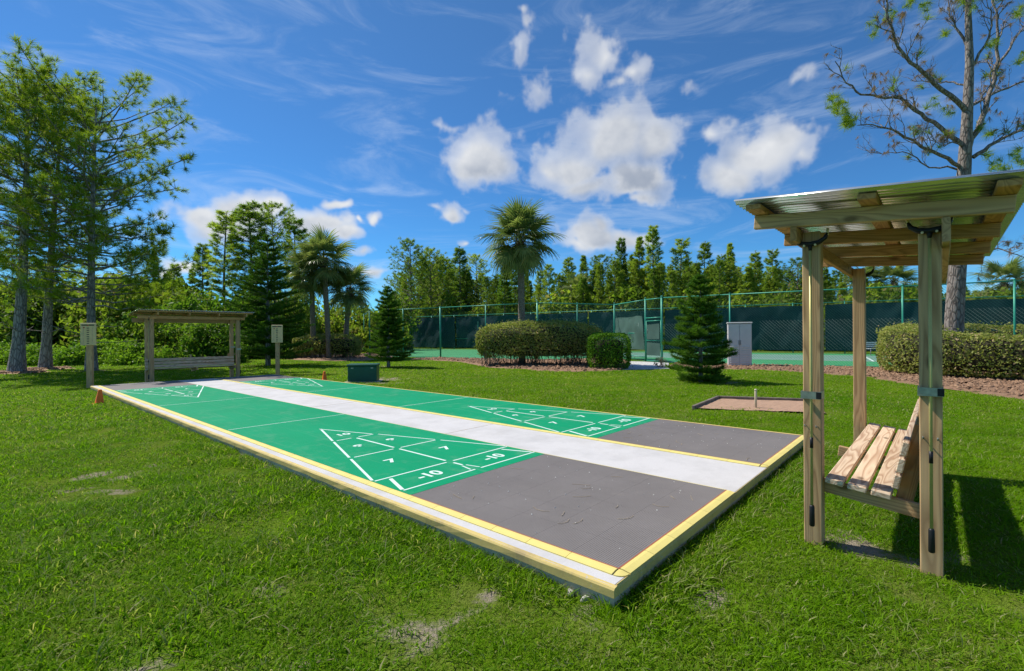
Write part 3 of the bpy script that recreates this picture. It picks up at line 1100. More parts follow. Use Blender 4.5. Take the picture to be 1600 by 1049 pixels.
    def numeral(s, x, flip, u, v, size, wide=1.0):
        if s not in txt:
            cu = bpy.data.curves.new('numeral', 'FONT')
            cu.body = s
            cu.align_x, cu.align_y = 'CENTER', 'CENTER'
            cu.size = 1.0
            cu.offset = 0.028
            cu.extrude = 0.004
            o = bpy.data.objects.new('numeral', cu)
            COL.objects.link(o)
            dg = bpy.context.evaluated_depsgraph_get()
            me = bpy.data.meshes.new_from_object(o.evaluated_get(dg))
            bpy.data.objects.remove(o)
            me.materials.clear()
            me.materials.append(M['white'])
            txt[s] = me
        p = Vector((v, u * FT, TILE_Z - .0005))
        rot = 0.0
        if flip:
            p = Vector((LW - p.x, LEN - p.y, p.z))
            rot = math.pi
        put('numeral', txt[s], root, None, Matrix.Translation((p.x + x, p.y, p.z)) @ Matrix.Rotation(rot, 4, 'Z') @ Matrix.Diagonal((size * wide, size, 0.5, 1)))
    h = LW / 2
    e = lambda u: h * (u - 8) / 9.0
    for x in (0.0, BX):
        for fl in (False, True):
            for (a, c) in ((8.12, 10.85), (11.1, 13.85), (14.1, 16.95)):
                line(x, fl, a, e(a), c, e(c), 0.026)
                line(x, fl, a, LW - e(a) - (.02 if a > 14 else 0), c, LW - e(c) - (.03 if c > 16 else 0), 0.020)
            for u in (11.0, 14.0):
                line(x, fl, u, e(u) + .05, u, h - .05)
                line(x, fl, u, h + .05, u, LW - e(u) - .03)
            line(x, fl, 8.0, 0.015, 8.0, h - .04)
            line(x, fl, 8.0, h + .05, 8.0, LW - .012)
            line(x, fl, 8.2, h, 10.85, h, .026)
            line(x, fl, 11.2, h, 13.85, h, .026)
            line(x, fl, 6.66, 0.03, 6.66, h - .03)
            line(x, fl, 6.66, h + .05, 6.66, LW - .012)
            line(x, fl, 7.86, .15, 6.74, .035, .034)
            line(x, fl, 7.86, LW - .15, 6.74, LW - .035, .026)
            line(x, fl, 7.8, h, 7.36, h, .026)
            line(x, fl, 7.28, h - .025, 6.76, h - .06, .016)
            line(x, fl, 7.28, h + .025, 6.76, h + .06, .016)
            line(x, fl, 20, 0.01, 20, LW - .01, .016)
            numeral('10', x, fl, 14.95, h, .165, 1.15)
            for sg in (-1, 1):
                numeral('8', x, fl, 12.45, h + sg * .225, .18, 1.3)
                numeral('7', x, fl, 9.6, h + sg * .37, .185, 1.3)
                numeral('-10', x, fl, 7.3, h + sg * .43, .205, 1.0)
    return root


build_court()


def build_specks_needles():
    """small pale crumbs and fallen needles lying on the grey tiles"""
    b = MB()
    for x in (0.0, LW + GAP):
        for _ in range(44):
            c = CWD(x + RND.uniform(.05, LW - .05), RND.uniform(.05, 1.8), TILE_Z + .001)
            r = RND.uniform(.003, .0075)
            a = RND.uniform(0, 6)
            vs = [c + Vector((r * math.cos(a + k * 2.1), r * math.sin(a + k * 2.1), 0)) for k in range(3)] + [c + Vector((0, 0, r))]
            b.add(vs, [(0, 1, 3), (1, 2, 3), (2, 0, 3)])
    tag(put('litter', b.mesh('litter', M['speck'])), 'pale crumbs scattered over the grey tiles', None, None, 'stuff')
    b = MB()
    for x in (0.0, LW + GAP):
        for _ in range(16):
            c = CWD(x + RND.uniform(.1, LW - .1), RND.uniform(.1, 1.8), TILE_Z + .002)
            a, L, cv = RND.uniform(0, 6.28), RND.uniform(.05, .17), RND.uniform(-.4, .4)
            pts = [c + Vector((math.cos(a + cv * k) * L * k / 3, math.sin(a + cv * k) * L * k / 3, .002)) for k in range(4)]
            b.tube(pts, .0016, 4, False)
    tag(put('fallen_pine_needles', b.mesh('needles', M['needle_litter'])), 'dry pine needles fallen on the grey tiles', None, None, 'stuff')


build_specks_needles()
for i in range(5):
    b = MB()
    r = RND.uniform(.02, .05)
    pts = []
    N = 7
    for k in range(N):
        a = 6.28 * k / N
        pts.append((r * math.cos(a) * RND.uniform(.6, 1.2), r * .6 * math.sin(a) * RND.uniform(.6, 1.2)))
    vs = [(x, y, 0) for x, y in pts] + [(x * .7, y * .7, r * .6 * RND.uniform(.6, 1)) for x, y in pts]
    b.add(vs, [(k, (k + 1) % N, N + (k + 1) % N, N + k) for k in range(N)] + [tuple(range(N, 2 * N))])
    p = G([905, 922, 931, 917, 893][i], [922, 933, 926, 938, 928][i])
    o = put('stone', b.mesh('stone', M['stone']), None, (p.x, p.y, 0.0))
    o.rotation_euler = (0, 0, RND.uniform(0, 6))
    tag(o, 'chip of broken concrete in bare dirt at the near corner of the court slab', 'stone', 'concrete chips at the slab corner')


# ------------------------------------------------------------------ shelters with benches
SH0 = Vector((2.04, 3.27, 0))
SH_ANG = math.atan2(-CU.y, -CU.x)


def build_shelter():
    root = thing('shelter_bench', 'near wooden bench shelter at right with striped seat slats under its metal roof', 'bench shelter', SH0, SH_ANG, 'roofed benches at the ends of the court')
    S = 2.47          # post spacing along the bench
    P = 0.105
    DEP = 0.60
    X, Y, Z = Vector((1, 0, 0)), Vector((0, 1, 0)), Vector((0, 0, 1))
    up = (0, 0, 1)
    # posts (grain upright)
    for a in (0.0, DEP):
        for v in (0.0, S):
            hgt = 2.10 - 0.08 * a
            board('post', hgt + .15, P, P, frame((a, v, hgt / 2 - .075), Z, X), root, 'lumber', .005)
    # beams along the bench on the outer faces of the posts
    sl = 0.08
    rb = lambda a: 2.115 - sl * a
    board('beam', 3.05, .038, .095, frame((-P / 2 - .0195, S / 2 + .08, rb(-.07) - .0475 - .002), Y, Z), root, 'lumber_rafter')
    board('beam', 3.05, .038, .14, frame((DEP + P / 2 + .0195, S / 2 + .08, rb(DEP + .07) - .07 - .002), Y, Z), root, 'lumber')
    # rafters across, sloping to the back
    xd = Vector((1, 0, -sl)).normalized()
    upn = xd.cross(Y)
    upn = upn if upn.z > 0 else -upn
    RH = .092
    for i, v in enumerate((-.19, .66, 1.51, 2.36)):
        board('rafter', 1.254, .038, RH, frame(Vector((.315, v, rb(.315) + RH / 2)), xd, upn), root, 'lumber' if i == 0 else 'lumber_rafter')
    # purlins laid flat along the bench
    PH = .036
    for a in (-.265, .335, .905):
        board('purlin', 3.27, .09, PH, frame(Vector((a, 1.235, rb(a) + RH + PH / 2 + .002)), Y, upn), root, 'lumber_rafter')
    # corrugated roof sheet with two faces
    b = MB()
    v0, v1, a0, a1 = -.445, 2.90, -.37, 1.01
    n = 46 * 8
    vs, fs = [], []
    for k in range(n + 1):
        v = v0 + (v1 - v0) * k / n
        z = .0150 * math.sin(2 * math.pi * k / 8) + .0165
        for a in (a0, a1):
            for dz in (0, .0016):
                vs.append((a, v, rb(a) + RH + PH + .004 + z + dz))
    for k in range(n):
        i, j = 4 * k, 4 * k + 4
        fs += [(i, i + 2, j + 2, j), (i + 1, j + 1, j + 3, i + 3), (i, j, j + 1, i + 1), (i + 2, i + 3, j + 3, j + 2)]
    fs += [(0, 1, 3, 2), (4 * n, 4 * n + 2, 4 * n + 3, 4 * n + 1)]
    b.add(vs, fs, True)
    put('roof_sheet', b.mesh('roof_sheet', M['galv']), root)
    # bench: supports, seat slats, backrest
    seat = lambda a: .470 - .13 * (a - .07)
    sxd = Vector((1, 0, -.13)).normalized()
    supN = Vector((.13, 0, 1)).normalized()
    for v in (.075, S / 2, S - .02):
        board('seat_support', .60, .038, .088, frame(Vector((.27, v, seat(.27) - .038 - .046)), sxd, supN), root)
        bx = Vector((.10, 0, .50)).normalized()
        board('back_support', .50, .038, .088, frame(Vector((.515, v + .04, .60)), bx, X), root, 'lumber_rafter' if v < 1 else 'lumber')
    for k in range(3):
        a = .118 + .122 * k
        board('seat_slat', 2.60, .101, .038, frame(Vector((a, 1.26, seat(a) - .019)), Y, supN), root, 'lumber_seat', .006)
    bn = Vector((-.5, 0, .10)).normalized()
    for k in range(3):
        c = Vector((.438 + .02 * k, 1.26, .505 + .104 * k))
        board('back_slat', 2.58, .089, .036, frame(c, Y, bn), root, 'lumber_seat', .006)
    # steel straps and hooks that hold the cues on the outer posts
    for a in (0.0, DEP):
        z = .985 if a == 0 else 1.05
        b = MB()
        b.box((a - P / 2 - .006, -P / 2 - .040, z), (a + P / 2 + .004, -P / 2 - .036, z + .05))
        b.box((a - P / 2 - .006, -P / 2 - .036, z), (a - P / 2 - .002, P / 2, z + .05))
        b.box((a + P / 2, -P / 2 - .036, z), (a + P / 2 + .004, P / 2 - .02, z + .05))
        put('strap', b.mesh('strap', M['steel']), root)
        b = MB()
        b.box((a + .030, -P / 2 - .044, z + .003), (a + P / 2 + .008, -P / 2 - .0405, z + .047))
        put('strap_pad', b.mesh('strap_pad', M['black']), root)
        b = MB()
        b.tube([(a - .035, -P / 2 + .01, .80), (a - .035, -P / 2 - .05, .80), (a - .035, -P / 2 - .055, .815)], .0035, 6)
        b.tube([(a + .03, -P / 2 + .01, .80), (a + .03, -P / 2 - .05, .80), (a + .03, -P / 2 - .055, .815)], .0035, 6)
        put('hook', b.mesh('hook', M['steel']), root)
    return root


sh1 = build_shelter()
sh2 = copy_tree(sh1)
pos2 = CWD(1.385 + 2.49, LEN + 1.26)
sh2.location = pos2
sh2.rotation_euler = (0, 0, SH_ANG + math.pi)
sh2['label'] = 'far wooden bench shelter beyond the court, its slatted backrest before green shrubs'


def build_cue(loc, rz, label, tilt=0.0):
    """shuffleboard cue hung head up: shaft, grip, joint and forked head"""
    r = thing('shuffleboard_cue', label, 'cue', loc, rz, 'shuffleboard cues strapped to the shelter posts')
    b = MB()
    b.tube([(0, 0, .27), (0, 0, 1.98)], .0085, 10)
    put('shaft', b.mesh('shaft', M['cue_yellow']), r)
    b = MB()
    b.tube([(0, 0, .14), (0, 0, .147), (0, 0, .27), (0, 0, .28)], [.012, .0165, .0150, .0105], 12)
    put('grip', b.mesh('grip', M['black']), r)
    b = MB()
    b.tube([(0, 0, .66), (0, 0, .73)], .0100, 10)
    put('sleeve', b.mesh('sleeve', M['black']), r)
    b = MB()
    pts = [(-.098, 0, 2.075), (-.085, 0, 2.045), (-.05, 0, 2.02), (0, 0, 2.012), (.05, 0, 2.02), (.085, 0, 2.045), (.098, 0, 2.075)]
    b.tube(pts, [.008, .014, .017, .018, .017, .014, .008], 8)
    b.tube([(0, 0, 1.97), (0, 0, 2.01)], [.010, .016], 8)
    put('fork', b.mesh('fork', M['black']), r)
    for s in (-1, 1):
        b = MB()
        b.tube([(s * .097, 0, 2.06), (s * .099, 0, 2.105)], .0075, 8)
        put('fork_tip', b.mesh('fork_tip', M['cream']), r)
        b = MB()
        b.tube([(s * .032, -.012, 2.003), (s * .032, -.026, 2.003)], .007, 8)
        put('fork_wheel', b.mesh('fork_wheel', M['cream']), r)
    return r


def on_shelter(root, a, v):
    return root.matrix_basis @ Vector((a, v, 0))


sh1m = Matrix.Translation(SH0) @ Matrix.Rotation(SH_ANG, 4, 'Z')
sh2m = Matrix.Translation(pos2) @ Matrix.Rotation(SH_ANG + math.pi, 4, 'Z')
build_cue(sh1m @ Vector((.0, -.082, 0)), SH_ANG, 'shuffleboard cue with black grip on the left post of the near shelter')
build_cue(sh1m @ Vector((.60, -.082, 0)), SH_ANG, 'shuffleboard cue with black grip on the rightmost, nearest shelter post')
build_cue(sh1m @ Vector((.02, 2.47 + .075, .02)), SH_ANG + math.pi, 'shuffleboard cue with only its black fork showing beside the far post of the near shelter')
build_cue(sh2m @ Vector((.0, -.082, 0)), SH_ANG + math.pi, 'shuffleboard cue on the right posts of the far shelter')
build_cue(sh2m @ Vector((.0, 2.47 + .082, 0)), SH_ANG, 'shuffleboard cue on the left post of the far shelter')


# ------------------------------------------------------------------ small things on the lawn
def build_scoreboard(loc, rz, h0, label):
    r = thing('score_post', label, 'scoreboard', loc, rz, 'wooden score posts at the far end of the court')
    board('post', 1.5, .135, .11, frame((0, 0, .60), (0, 0, 1), (0, 1, 0)), r)
    w, h, t = .37, .64, .045
    z0 = h0
    b = MB()
    b.box((-w / 2, -.055 - t, z0), (w / 2, -.057, z0 + h), None, .008)
    bo = put('board', b.mesh('board', M['sign']), r)
    y = -.055 - t
    for s in (-1, 1):
        b = MB()
        b.box((s * .085 - .065, y - .008, z0 + h - .075), (s * .085 + .065, y + .002, z0 + h - .045), None, .003)
        put('name_strip', b.mesh('name_strip', M['ink']), bo)
        b = MB()
        b.box((s * .105 - .004, y - .006, z0 + .05), (s * .105 + .004, y + .002, z0 + h - .13))
        put('slide_rail', b.mesh('slide_rail', M['lumber_seat']), bo)
    for k in range(8):
        b = MB()
        zz = z0 + .05 + .062 * k
        b.box((-.028, y - .004, zz), (.028, y + .002, zz + .022))
        put('score_mark', b.mesh('score_mark', M['ink']), bo)
    for (x, zz) in ((.0, h - .066), (-.09, h - .13)):
        b = MB()
        b.lathe([(0, .012), (.016, .012), (.018, 0), (0.018, -.002)], 10)
        put('red_marker', b.mesh('red_marker', M['red']), bo, None, Matrix.Translation((x, y - .009, z0 + zz)) @ Matrix.Rotation(math.pi / 2, 4, 'X'))
    return r


s1, s2 = G(141, 606), G(434, 588)
build_scoreboard(s1, YAW - .55, 1.22, 'score post with pale number board standing before the left pine trunk')
build_scoreboard(s2, YAW - .55, 1.22, 'score post with pale number board standing before the big dark spruce shape')


def build_cone(loc, label, tilt=(0, 0)):
    r = thing('traffic_cone', label, 'cone', loc, .4, 'orange cones beside the court')
    r.rotation_euler = (tilt[0], tilt[1], .4)
    b = MB()
    b.box((-.105, -.105, 0), (.105, .105, .018), None, .006)
    put('base', b.mesh('base', M['orange']), r)
    b = MB()
    b.lathe([(.085, .018), (.078, .03), (.034, .29), (.026, .31), (.016, .312), (.014, .29)], 20)
    put('body', b.mesh('body', M['orange']), r)
    return r


build_cone(G(155, 631), 'orange cone leaning at the left far corner of the slab', (.0, .06))
build_cone(G(507, 595), 'orange cone beyond the right lane, left of the green box')


def build_utility_box():
    p = G(566, 597)
    r = thing('utility_box', 'squat dark green metal utility box on the lawn beside the court', 'utility box', p, .12)
    b = MB()
    b.box((-.44, 0, -.02), (.44, .55, .49), None, .012)
    put('body', b.mesh('body', M['box_green']), r)
    b = MB()
    b.box((-.465, -.025, .492), (.465, .575, .555), None, .015)
    put('lid', b.mesh('lid', M['box_green']), r)
    for x in (-.3, .3):
        b = MB()
        b.box((x - .04, -.012, .42), (x + .04, -.001, .45), None, .003)
        put('latch', b.mesh('latch', M['steel']), r)
    b = MB()
    b.box((-.55, -.08, -.05), (.55, .65, .012), None, .01)
    put('pad', b.mesh('pad', M['concrete_dirty']), r)


build_utility_box()


def build_pit():
    c = [Vector((x, y, 0)) for x, y in PIT]
    lay = [(p.x, p.y) for p in c]
    P = np.array(lay)
    g = MB()
    n = 22
    vs, fs = [], []
    for j in range(n + 1):
        for i in range(n + 1):
            a, e = i / n, j / n
            p = (c[0] * (1 - a) + c[3] * a) * (1 - e) + (c[1] * (1 - a) + c[2] * a) * e
            vs.append((p.x, p.y, .02 + .03 * float(fbm(p.x * 6, p.y * 6, 3))))
    for j in range(n):
        for i in range(n):
            k = j * (n + 1) + i
            fs.append((k, k + 1, k + n + 2, k + n + 1))
    g.add(vs, fs)
    r = thing('horseshoe_pit', 'sunken reddish dirt horseshoe pit edged with old timber boards', 'horseshoe pit', (0, 0, 0))
    put('dirt', g.mesh('dirt', M['sand']), r)
    for (p, q) in ((c[0], c[1]), (c[1], c[2])):
        m = (p + q) / 2
        L = (q - p).length
        board('edge_board', L + .04, .06, .09, frame(m + Vector((0, 0, .045)), q - p), r, 'lumber', .008)
        r.children[-1].data = r.children[-1].data.copy()
        r.children[-1].data.materials[0] = M['old_timber']
    p = G(1181, 640)
    s = thing('stake', 'pale upright stake standing in the dirt of the horseshoe pit', 'stake', p)
    b = MB()
    b.tube([(0, 0, -.1), (0, 0, .36), (.004, 0, .375)], [.022, .021, .017], 10)
    put('rod', b.mesh('rod', M['pale_stick']), s)
    b = MB()
    b.tube([(0, 0, .352), (0, 0, .384)], [.025, .022], 10)
    put('cap', b.mesh('cap', M['pale_stick']), s)


build_pit()


def build_cabinet():
    p = G(1156, 573)
    r = thing('storage_cabinet', 'tall grey plastic storage cabinet by the tennis fence behind the conifer', 'cabinet', p, -.38)
    w, d, h = .94, .55, 1.93
    b = MB()
    b.box((-w / 2, 0, 0), (w / 2, d, h - .06), None, .015)
    put('body', b.mesh('body', M['resin']), r)
    b = MB()
    b.box((-w / 2 - .03, -.06, h - .057), (w / 2 + .03, d + .03, h), None, .015)
    put('top', b.mesh('top', M['resin']), r)
    for s in (-1, 1):
        b = MB()
        x0, x1 = (-w / 2 + .02, -.006) if s < 0 else (.006, w / 2 - .02)
        b.box((x0, -.035, .06), (x1, -.002, h - .08), None, .01)
        dr = put('door', b.mesh('door', M['resin']), r)
        for k in range(8):
            b = MB()
            z = .14 + .1 * k
            b.box((x0 + .06, -.062, z), (x1 - .06, -.034, z + .05), None, .008)
            put('louvre', b.mesh('louvre', M['resin']), dr)
        b = MB()
        b.box((s * .03 - .012, -.06, .95), (s * .03 + .012, -.034, 1.15), None, .005)
        put('handle', b.mesh('handle', M['resin_dark']), dr)


build_cabinet()


# ------------------------------------------------------------------ tennis fences
def chain_link(p, q, z0, z1, name, parent, cell=0.075, r=0.0022, mat='wire'):
    """two families of diagonal wires between two points"""
    L = (q - p).length
    d = (q - p).normalized()
    H = z1 - z0
    nrm = Vector((-d.y, d.x, 0))
    V = []
    for fam in (1, -1):
        s = -H
        while s < L:
            a0, a1 = s, s + H
            za, zb = z0, z1
            if a0 < 0:
                za = z0 + (0 - a0)
                a0 = 0
            if a1 > L:
                zb = z1 - (a1 - L)
                a1 = L
            if a1 - a0 > .02:
                if fam < 0:
                    P0, P1 = p + d * (L - a0), p + d * (L - a1)
                else:
                    P0, P1 = p + d * a0, p + d * a1
                V.append((P0.x, P0.y, za, P1.x, P1.y, zb, fam))
            s += cell * math.sqrt(2)
    V = np.array(V)
    n = len(V)
    A, B = V[:, 0:3], V[:, 3:6]
    off = np.array([nrm * r * 1.0 + Vector((0, 0, 0)), -nrm * r * .6 + Vector((0, 0, r)) + d * r * .7, -nrm * r * .6 - Vector((0, 0, r)) - d * r * .7])
    vs = np.concatenate([(A[:, None] + off[None]), (B[:, None] + off[None])], 1).reshape(-1, 3)
    q4 = np.array([(0, 1, 4, 3), (1, 2, 5, 4), (2, 0, 3, 5)])
    F = (q4[None] + (np.arange(n) * 6)[:, None, None]).reshape(-1, 4)
    return put(name, np_mesh('chain_link', vs, F, M[mat]), parent)


def fence_run(label, pts, H=3.28, spacing=3.3, mid=None, link=True, big=None, group=None, post_r=.035):
    r = thing('tennis_fence', label, 'fence', (0, 0, 0), 0, group)
    tops = []
    for i in range(len(pts) - 1):
        p, q = pts[i], pts[i + 1]
        L = (q - p).length
        n = max(1, round(L / spacing))
        for k in range(n + (1 if i == len(pts) - 2 else 0)):
            c = p.lerp(q, k / n)
            b = MB()
            rr = post_r * (1.5 if (k == 0) else 1.0)
            b.tube([c + Vector((0, 0, -.1)), c + Vector((0, 0, H))], rr, 10)
            b.lathe([(0, 0)], 3) if False else None
            b.tube([c + Vector((0, 0, H)), c + Vector((0, 0, H + .03)), c + Vector((0, 0, H + .05))], [rr * 1.25, rr * 1.2, rr * .4], 10)
            put('post', b.mesh('post', M['fence_green']), r)
        for z in [H - .03, .07] + ([mid] if mid else []):
            b = MB()
            b.tube([p + Vector((0, 0, z)), q + Vector((0, 0, z))], .024 if z > .2 else .012, 8)
            put('rail', b.mesh('rail', M['fence_green']), r)
        if link:
            chain_link(p, q, .05, H - .05, 'chain_link', r)
    return r


def screen(p, q, z0, z1, parent, mat='screen', sag=.05, name='windscreen', off=.06):
    """hung cloth panel with a little billow and thickness"""
    d = (q - p).normalized()
    nrm = Vector((-d.y, d.x, 0))
    L = (q - p).length
    nx, nz = max(8, int(L / .25)), 10
    seed = RND.uniform(0, 99)
    vs, fs = [], []
    for side in (0, 1):
        for j in range(nz + 1):
            for i in range(nx + 1):
                x, z = L * i / nx, z0 + (z1 - z0) * j / nz
                w = (float(fbm(x * .5 + seed + z * .35, z * .6 + seed, 3)) - .5) * sag * 3 + (float(fbm(x * 1.9 + seed - z * 1.3, z * .5 + seed, 3)) - .5) * sag * 1.6
                zz = z - (.05 * abs(math.sin(x * 1.3 + seed)) if j == nz else 0)
                pt = p + d * x + nrm * (off + w + side * .004)
                vs.append((pt.x, pt.y, zz))
    st = (nx + 1) * (nz + 1)
    for side in (0, 1):
        for j in range(nz):
            for i in range(nx):
                k = side * st + j * (nx + 1) + i
                f = (k, k + 1, k + nx + 2, k + nx + 1)
                fs.append(f if side == 0 else f[::-1])
    b = MB()
    b.add(vs, fs, True)
    return put(name, b.mesh(name, M[mat]), parent)


def build_fences():
    fl = fence_run('green chain link tennis fence left of the central palm', FENCE[0:3])
    fm = fence_run('green chain link tennis fence between the central palm and the gate', FENCE[2:4], spacing=3.0)
    fr = fence_run('long green chain link tennis fence right of the gate', FENCE[5:7], spacing=3.45)
    # far side with the dark windscreens
    fb = fence_run('far tennis fence hung with dark green windscreen cloth', [BACK0, BACK1], H=3.6, spacing=3.1, mid=1.15, link=False)
    L = (BACK1 - BACK0).length
    n = 7
    d = (BACK1 - BACK0).normalized()
    cuts = [0, 9.5, 19.2, 24.4, 31.0, 42.0, 53.0, L]
    for i in range(n):
        a, c = cuts[i] + .08, cuts[i + 1] - .08
        screen(BACK0 + d * a, BACK0 + d * c, .22, 3.45, fb, 'screen', .11, 'windscreen', -.10)
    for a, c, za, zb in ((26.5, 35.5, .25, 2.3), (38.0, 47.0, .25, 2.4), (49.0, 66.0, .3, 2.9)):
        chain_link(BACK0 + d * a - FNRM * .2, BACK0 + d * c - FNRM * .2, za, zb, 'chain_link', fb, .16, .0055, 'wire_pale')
    # end fence at the left of the court
    fence_run('green chain link tennis fence at the left end of the court', [FENCE[0], Vector((-14.2, 45, 0)), BACK0], spacing=5, link=False)
    # gate corner: fixed panel, door in its frame
    p3, p4, p5 = FENCE[3], FENCE[4], FENCE[5]
    g = thing('tennis_gate', 'green framed tennis gate with grey cloth panels beside the fixed cloth panel', 'gate')
    for c, rr in ((p3, .055), (p4, .045), (p5, .05)):
        b = MB()
        b.tube([c + Vector((0, 0, -.1)), c + Vector((0, 0, 3.3))], rr, 10)
        b.tube([c + Vector((0, 0, 3.3)), c + Vector((0, 0, 3.36))], [rr * 1.3, rr * .5], 10)
        put('post', b.mesh('post', M['fence_green']), g)
    for (a, c) in ((p3, p4), (p4, p5)):
        b = MB()
        b.tube([a + Vector((0, 0, 3.24)), c + Vector((0, 0, 3.24))], .028, 8)
        put('rail', b.mesh('rail', M['fence_green']), g)
        chain_link(a, c, .08, 3.2, 'chain_link', g)
    for z in (1.50, .25):
        b = MB()
        b.tube([p3 + Vector((0, 0, z)), p4 + Vector((0, 0, z))], .024, 8)
        put('rail', b.mesh('rail', M['fence_green']), g)
    b = MB()
    b.tube([p4 + Vector((0, 0, 2.28)), p5 + Vector((0, 0, 2.28))], .028, 8)
    put('rail', b.mesh('rail', M['fence_green']), g)
    screen(p3.lerp(p4, .06), p3.lerp(p4, .96), .62, 2.45, g, 'screen_grey', .12, 'cloth_panel', -.05)
    # the door
    d = (p5 - p4).normalized()
    q0, q1 = p4 + d * .07, p5 - d * .07
    b = MB()
    for c in (q0, q1):
        b.tube([c + Vector((0, 0, .08)), c + Vector((0, 0, 2.12))], .024, 8)
    for z in (.08, 1.12, 2.12):
        b.tube([q0 + Vector((0, 0, z)), q1 + Vector((0, 0, z))], .024, 8)
    put('door_frame', b.mesh('door_frame', M['fence_green']), g)
    screen(q0 + d * .08, q1 - d * .06, .35, 1.02, g, 'screen_grey', .03, 'door_cloth', -.04)
    screen(q0 + d * .08, q1 - d * .06, 1.18, 1.98, g, 'screen_grey', .03, 'door_cloth', -.04)
    b = MB()
    c = q1.lerp(q0, .9)
    b.box((c.x - .05, c.y - .06, 1.52), (c.x + .05, c.y - .03, 1.68), None, .006)
    put('latch', b.mesh('latch', M['steel']), g)
    c = p3.lerp(p4, .82)
    b = MB()
    b.box((c.x - .08, c.y - .10, 1.86), (c.x + .08, c.y - .085, 2.06), None, .004)
    tag(put('notice', b.mesh('notice', M['white'])), 'small blank white notice hanging on the cloth panel left of the gate', 'notice')


build_fences()


def build_chair():
    c = D(1366, 540, 30.0)
    r = thing('court_bench', 'small pale metal bench on the tennis court seen between shelter posts', 'bench', (c.x, c.y, .02), .3)
    b = MB()
    for k in range(4):
        b.box((-.55, -.18 + .1 * k, .42), (.55, -.11 + .1 * k, .45))
    put('seat', b.mesh('seat', M['resin']), r)
    b = MB()
    for k in range(3):
        b.box((-.55, .24, .52 + .12 * k), (.55, .27, .60 + .12 * k))
    put('backrest', b.mesh('backrest', M['resin']), r)
    for s in (-1, 1):
        b = MB()
        b.tube([(s * .5, -.15, 0), (s * .5, -.15, .42)], .02, 6)
        b.tube([(s * .5, .2, 0), (s * .5, .24, .42), (s * .5, .28, .85)], .02, 6)
        put('leg', b.mesh('leg', M['resin_dark']), r)


build_chair()

# ------------------------------------------------------------------ vegetation
def unit(a):
    return a / np.maximum(np.linalg.norm(a, axis=-1, keepdims=True), 1e-9)


def tufts(cen, dirs, K, L, wid, spread=1.25, droop=0.0, rng=None):
    """needle bunches: K thin triangles fanning out round each direction"""
    rng = rng or NR
    cen, dirs = np.asarray(cen, float).reshape(-1, 3), unit(np.asarray(dirs, float).reshape(-1, 3))
    n = len(cen)
    th = spread * np.sqrt(rng.random((n, K)))
    ph = rng.random((n, K)) * 2 * np.pi
    ref = np.where(np.abs(dirs[:, 2:3]) < .9, [[0, 0, 1.0]], [[1.0, 0, 0]])
    p1 = unit(np.cross(dirs, ref))
    p2 = np.cross(dirs, p1)
    d = dirs[:, None] * np.cos(th)[..., None] + (p1[:, None] * np.cos(ph)[..., None] + p2[:, None] * np.sin(ph)[..., None]) * np.sin(th)[..., None]
    ln = L * rng.uniform(.7, 1.15, (n, K, 1))
    base = cen[:, None] - dirs[:, None] * (rng.random((n, K, 1)) * L * .55)
    tip = base + d * ln
    tip[..., 2] -= droop * ln[..., 0]
    side = unit(np.cross(d, unit(rng.normal(size=(n, K, 3))))) * wid / 2
    V = np.stack([base - side, base + side, tip], 2).reshape(-1, 3)
    F = np.arange(len(V)).reshape(-1, 3)
    return V, F


def leaves(cen, size, rng=None, out=None, outw=0.6, aspect=0.55):
    """leaf-shaped folded diamonds at each centre"""
    rng = rng or NR
    cen = np.asarray(cen, float).reshape(-1, 3)
    n = len(cen)
    nrm = unit(rng.normal(size=(n, 3)))
    if out is not None:
        nrm = unit(nrm + unit(out) * outw * 1.6)
    ax = unit(np.cross(nrm, rng.normal(size=(n, 3))))
    sd = np.cross(nrm, ax)
    s = size * rng.uniform(.6, 1.25, (n, 1))
    fold = nrm * s * .12
    V = np.stack([cen - ax * s * .5, cen + sd * s * aspect * .5 + fold, cen + ax * s * .5, cen - sd * s * aspect * .5 + fold], 1).reshape(-1, 3)
    i = np.arange(n)[:, None] * 4
    F = np.concatenate([i + [[0, 1, 2]], i + [[0, 2, 3]]], 1).reshape(-1, 3)
    return V, F


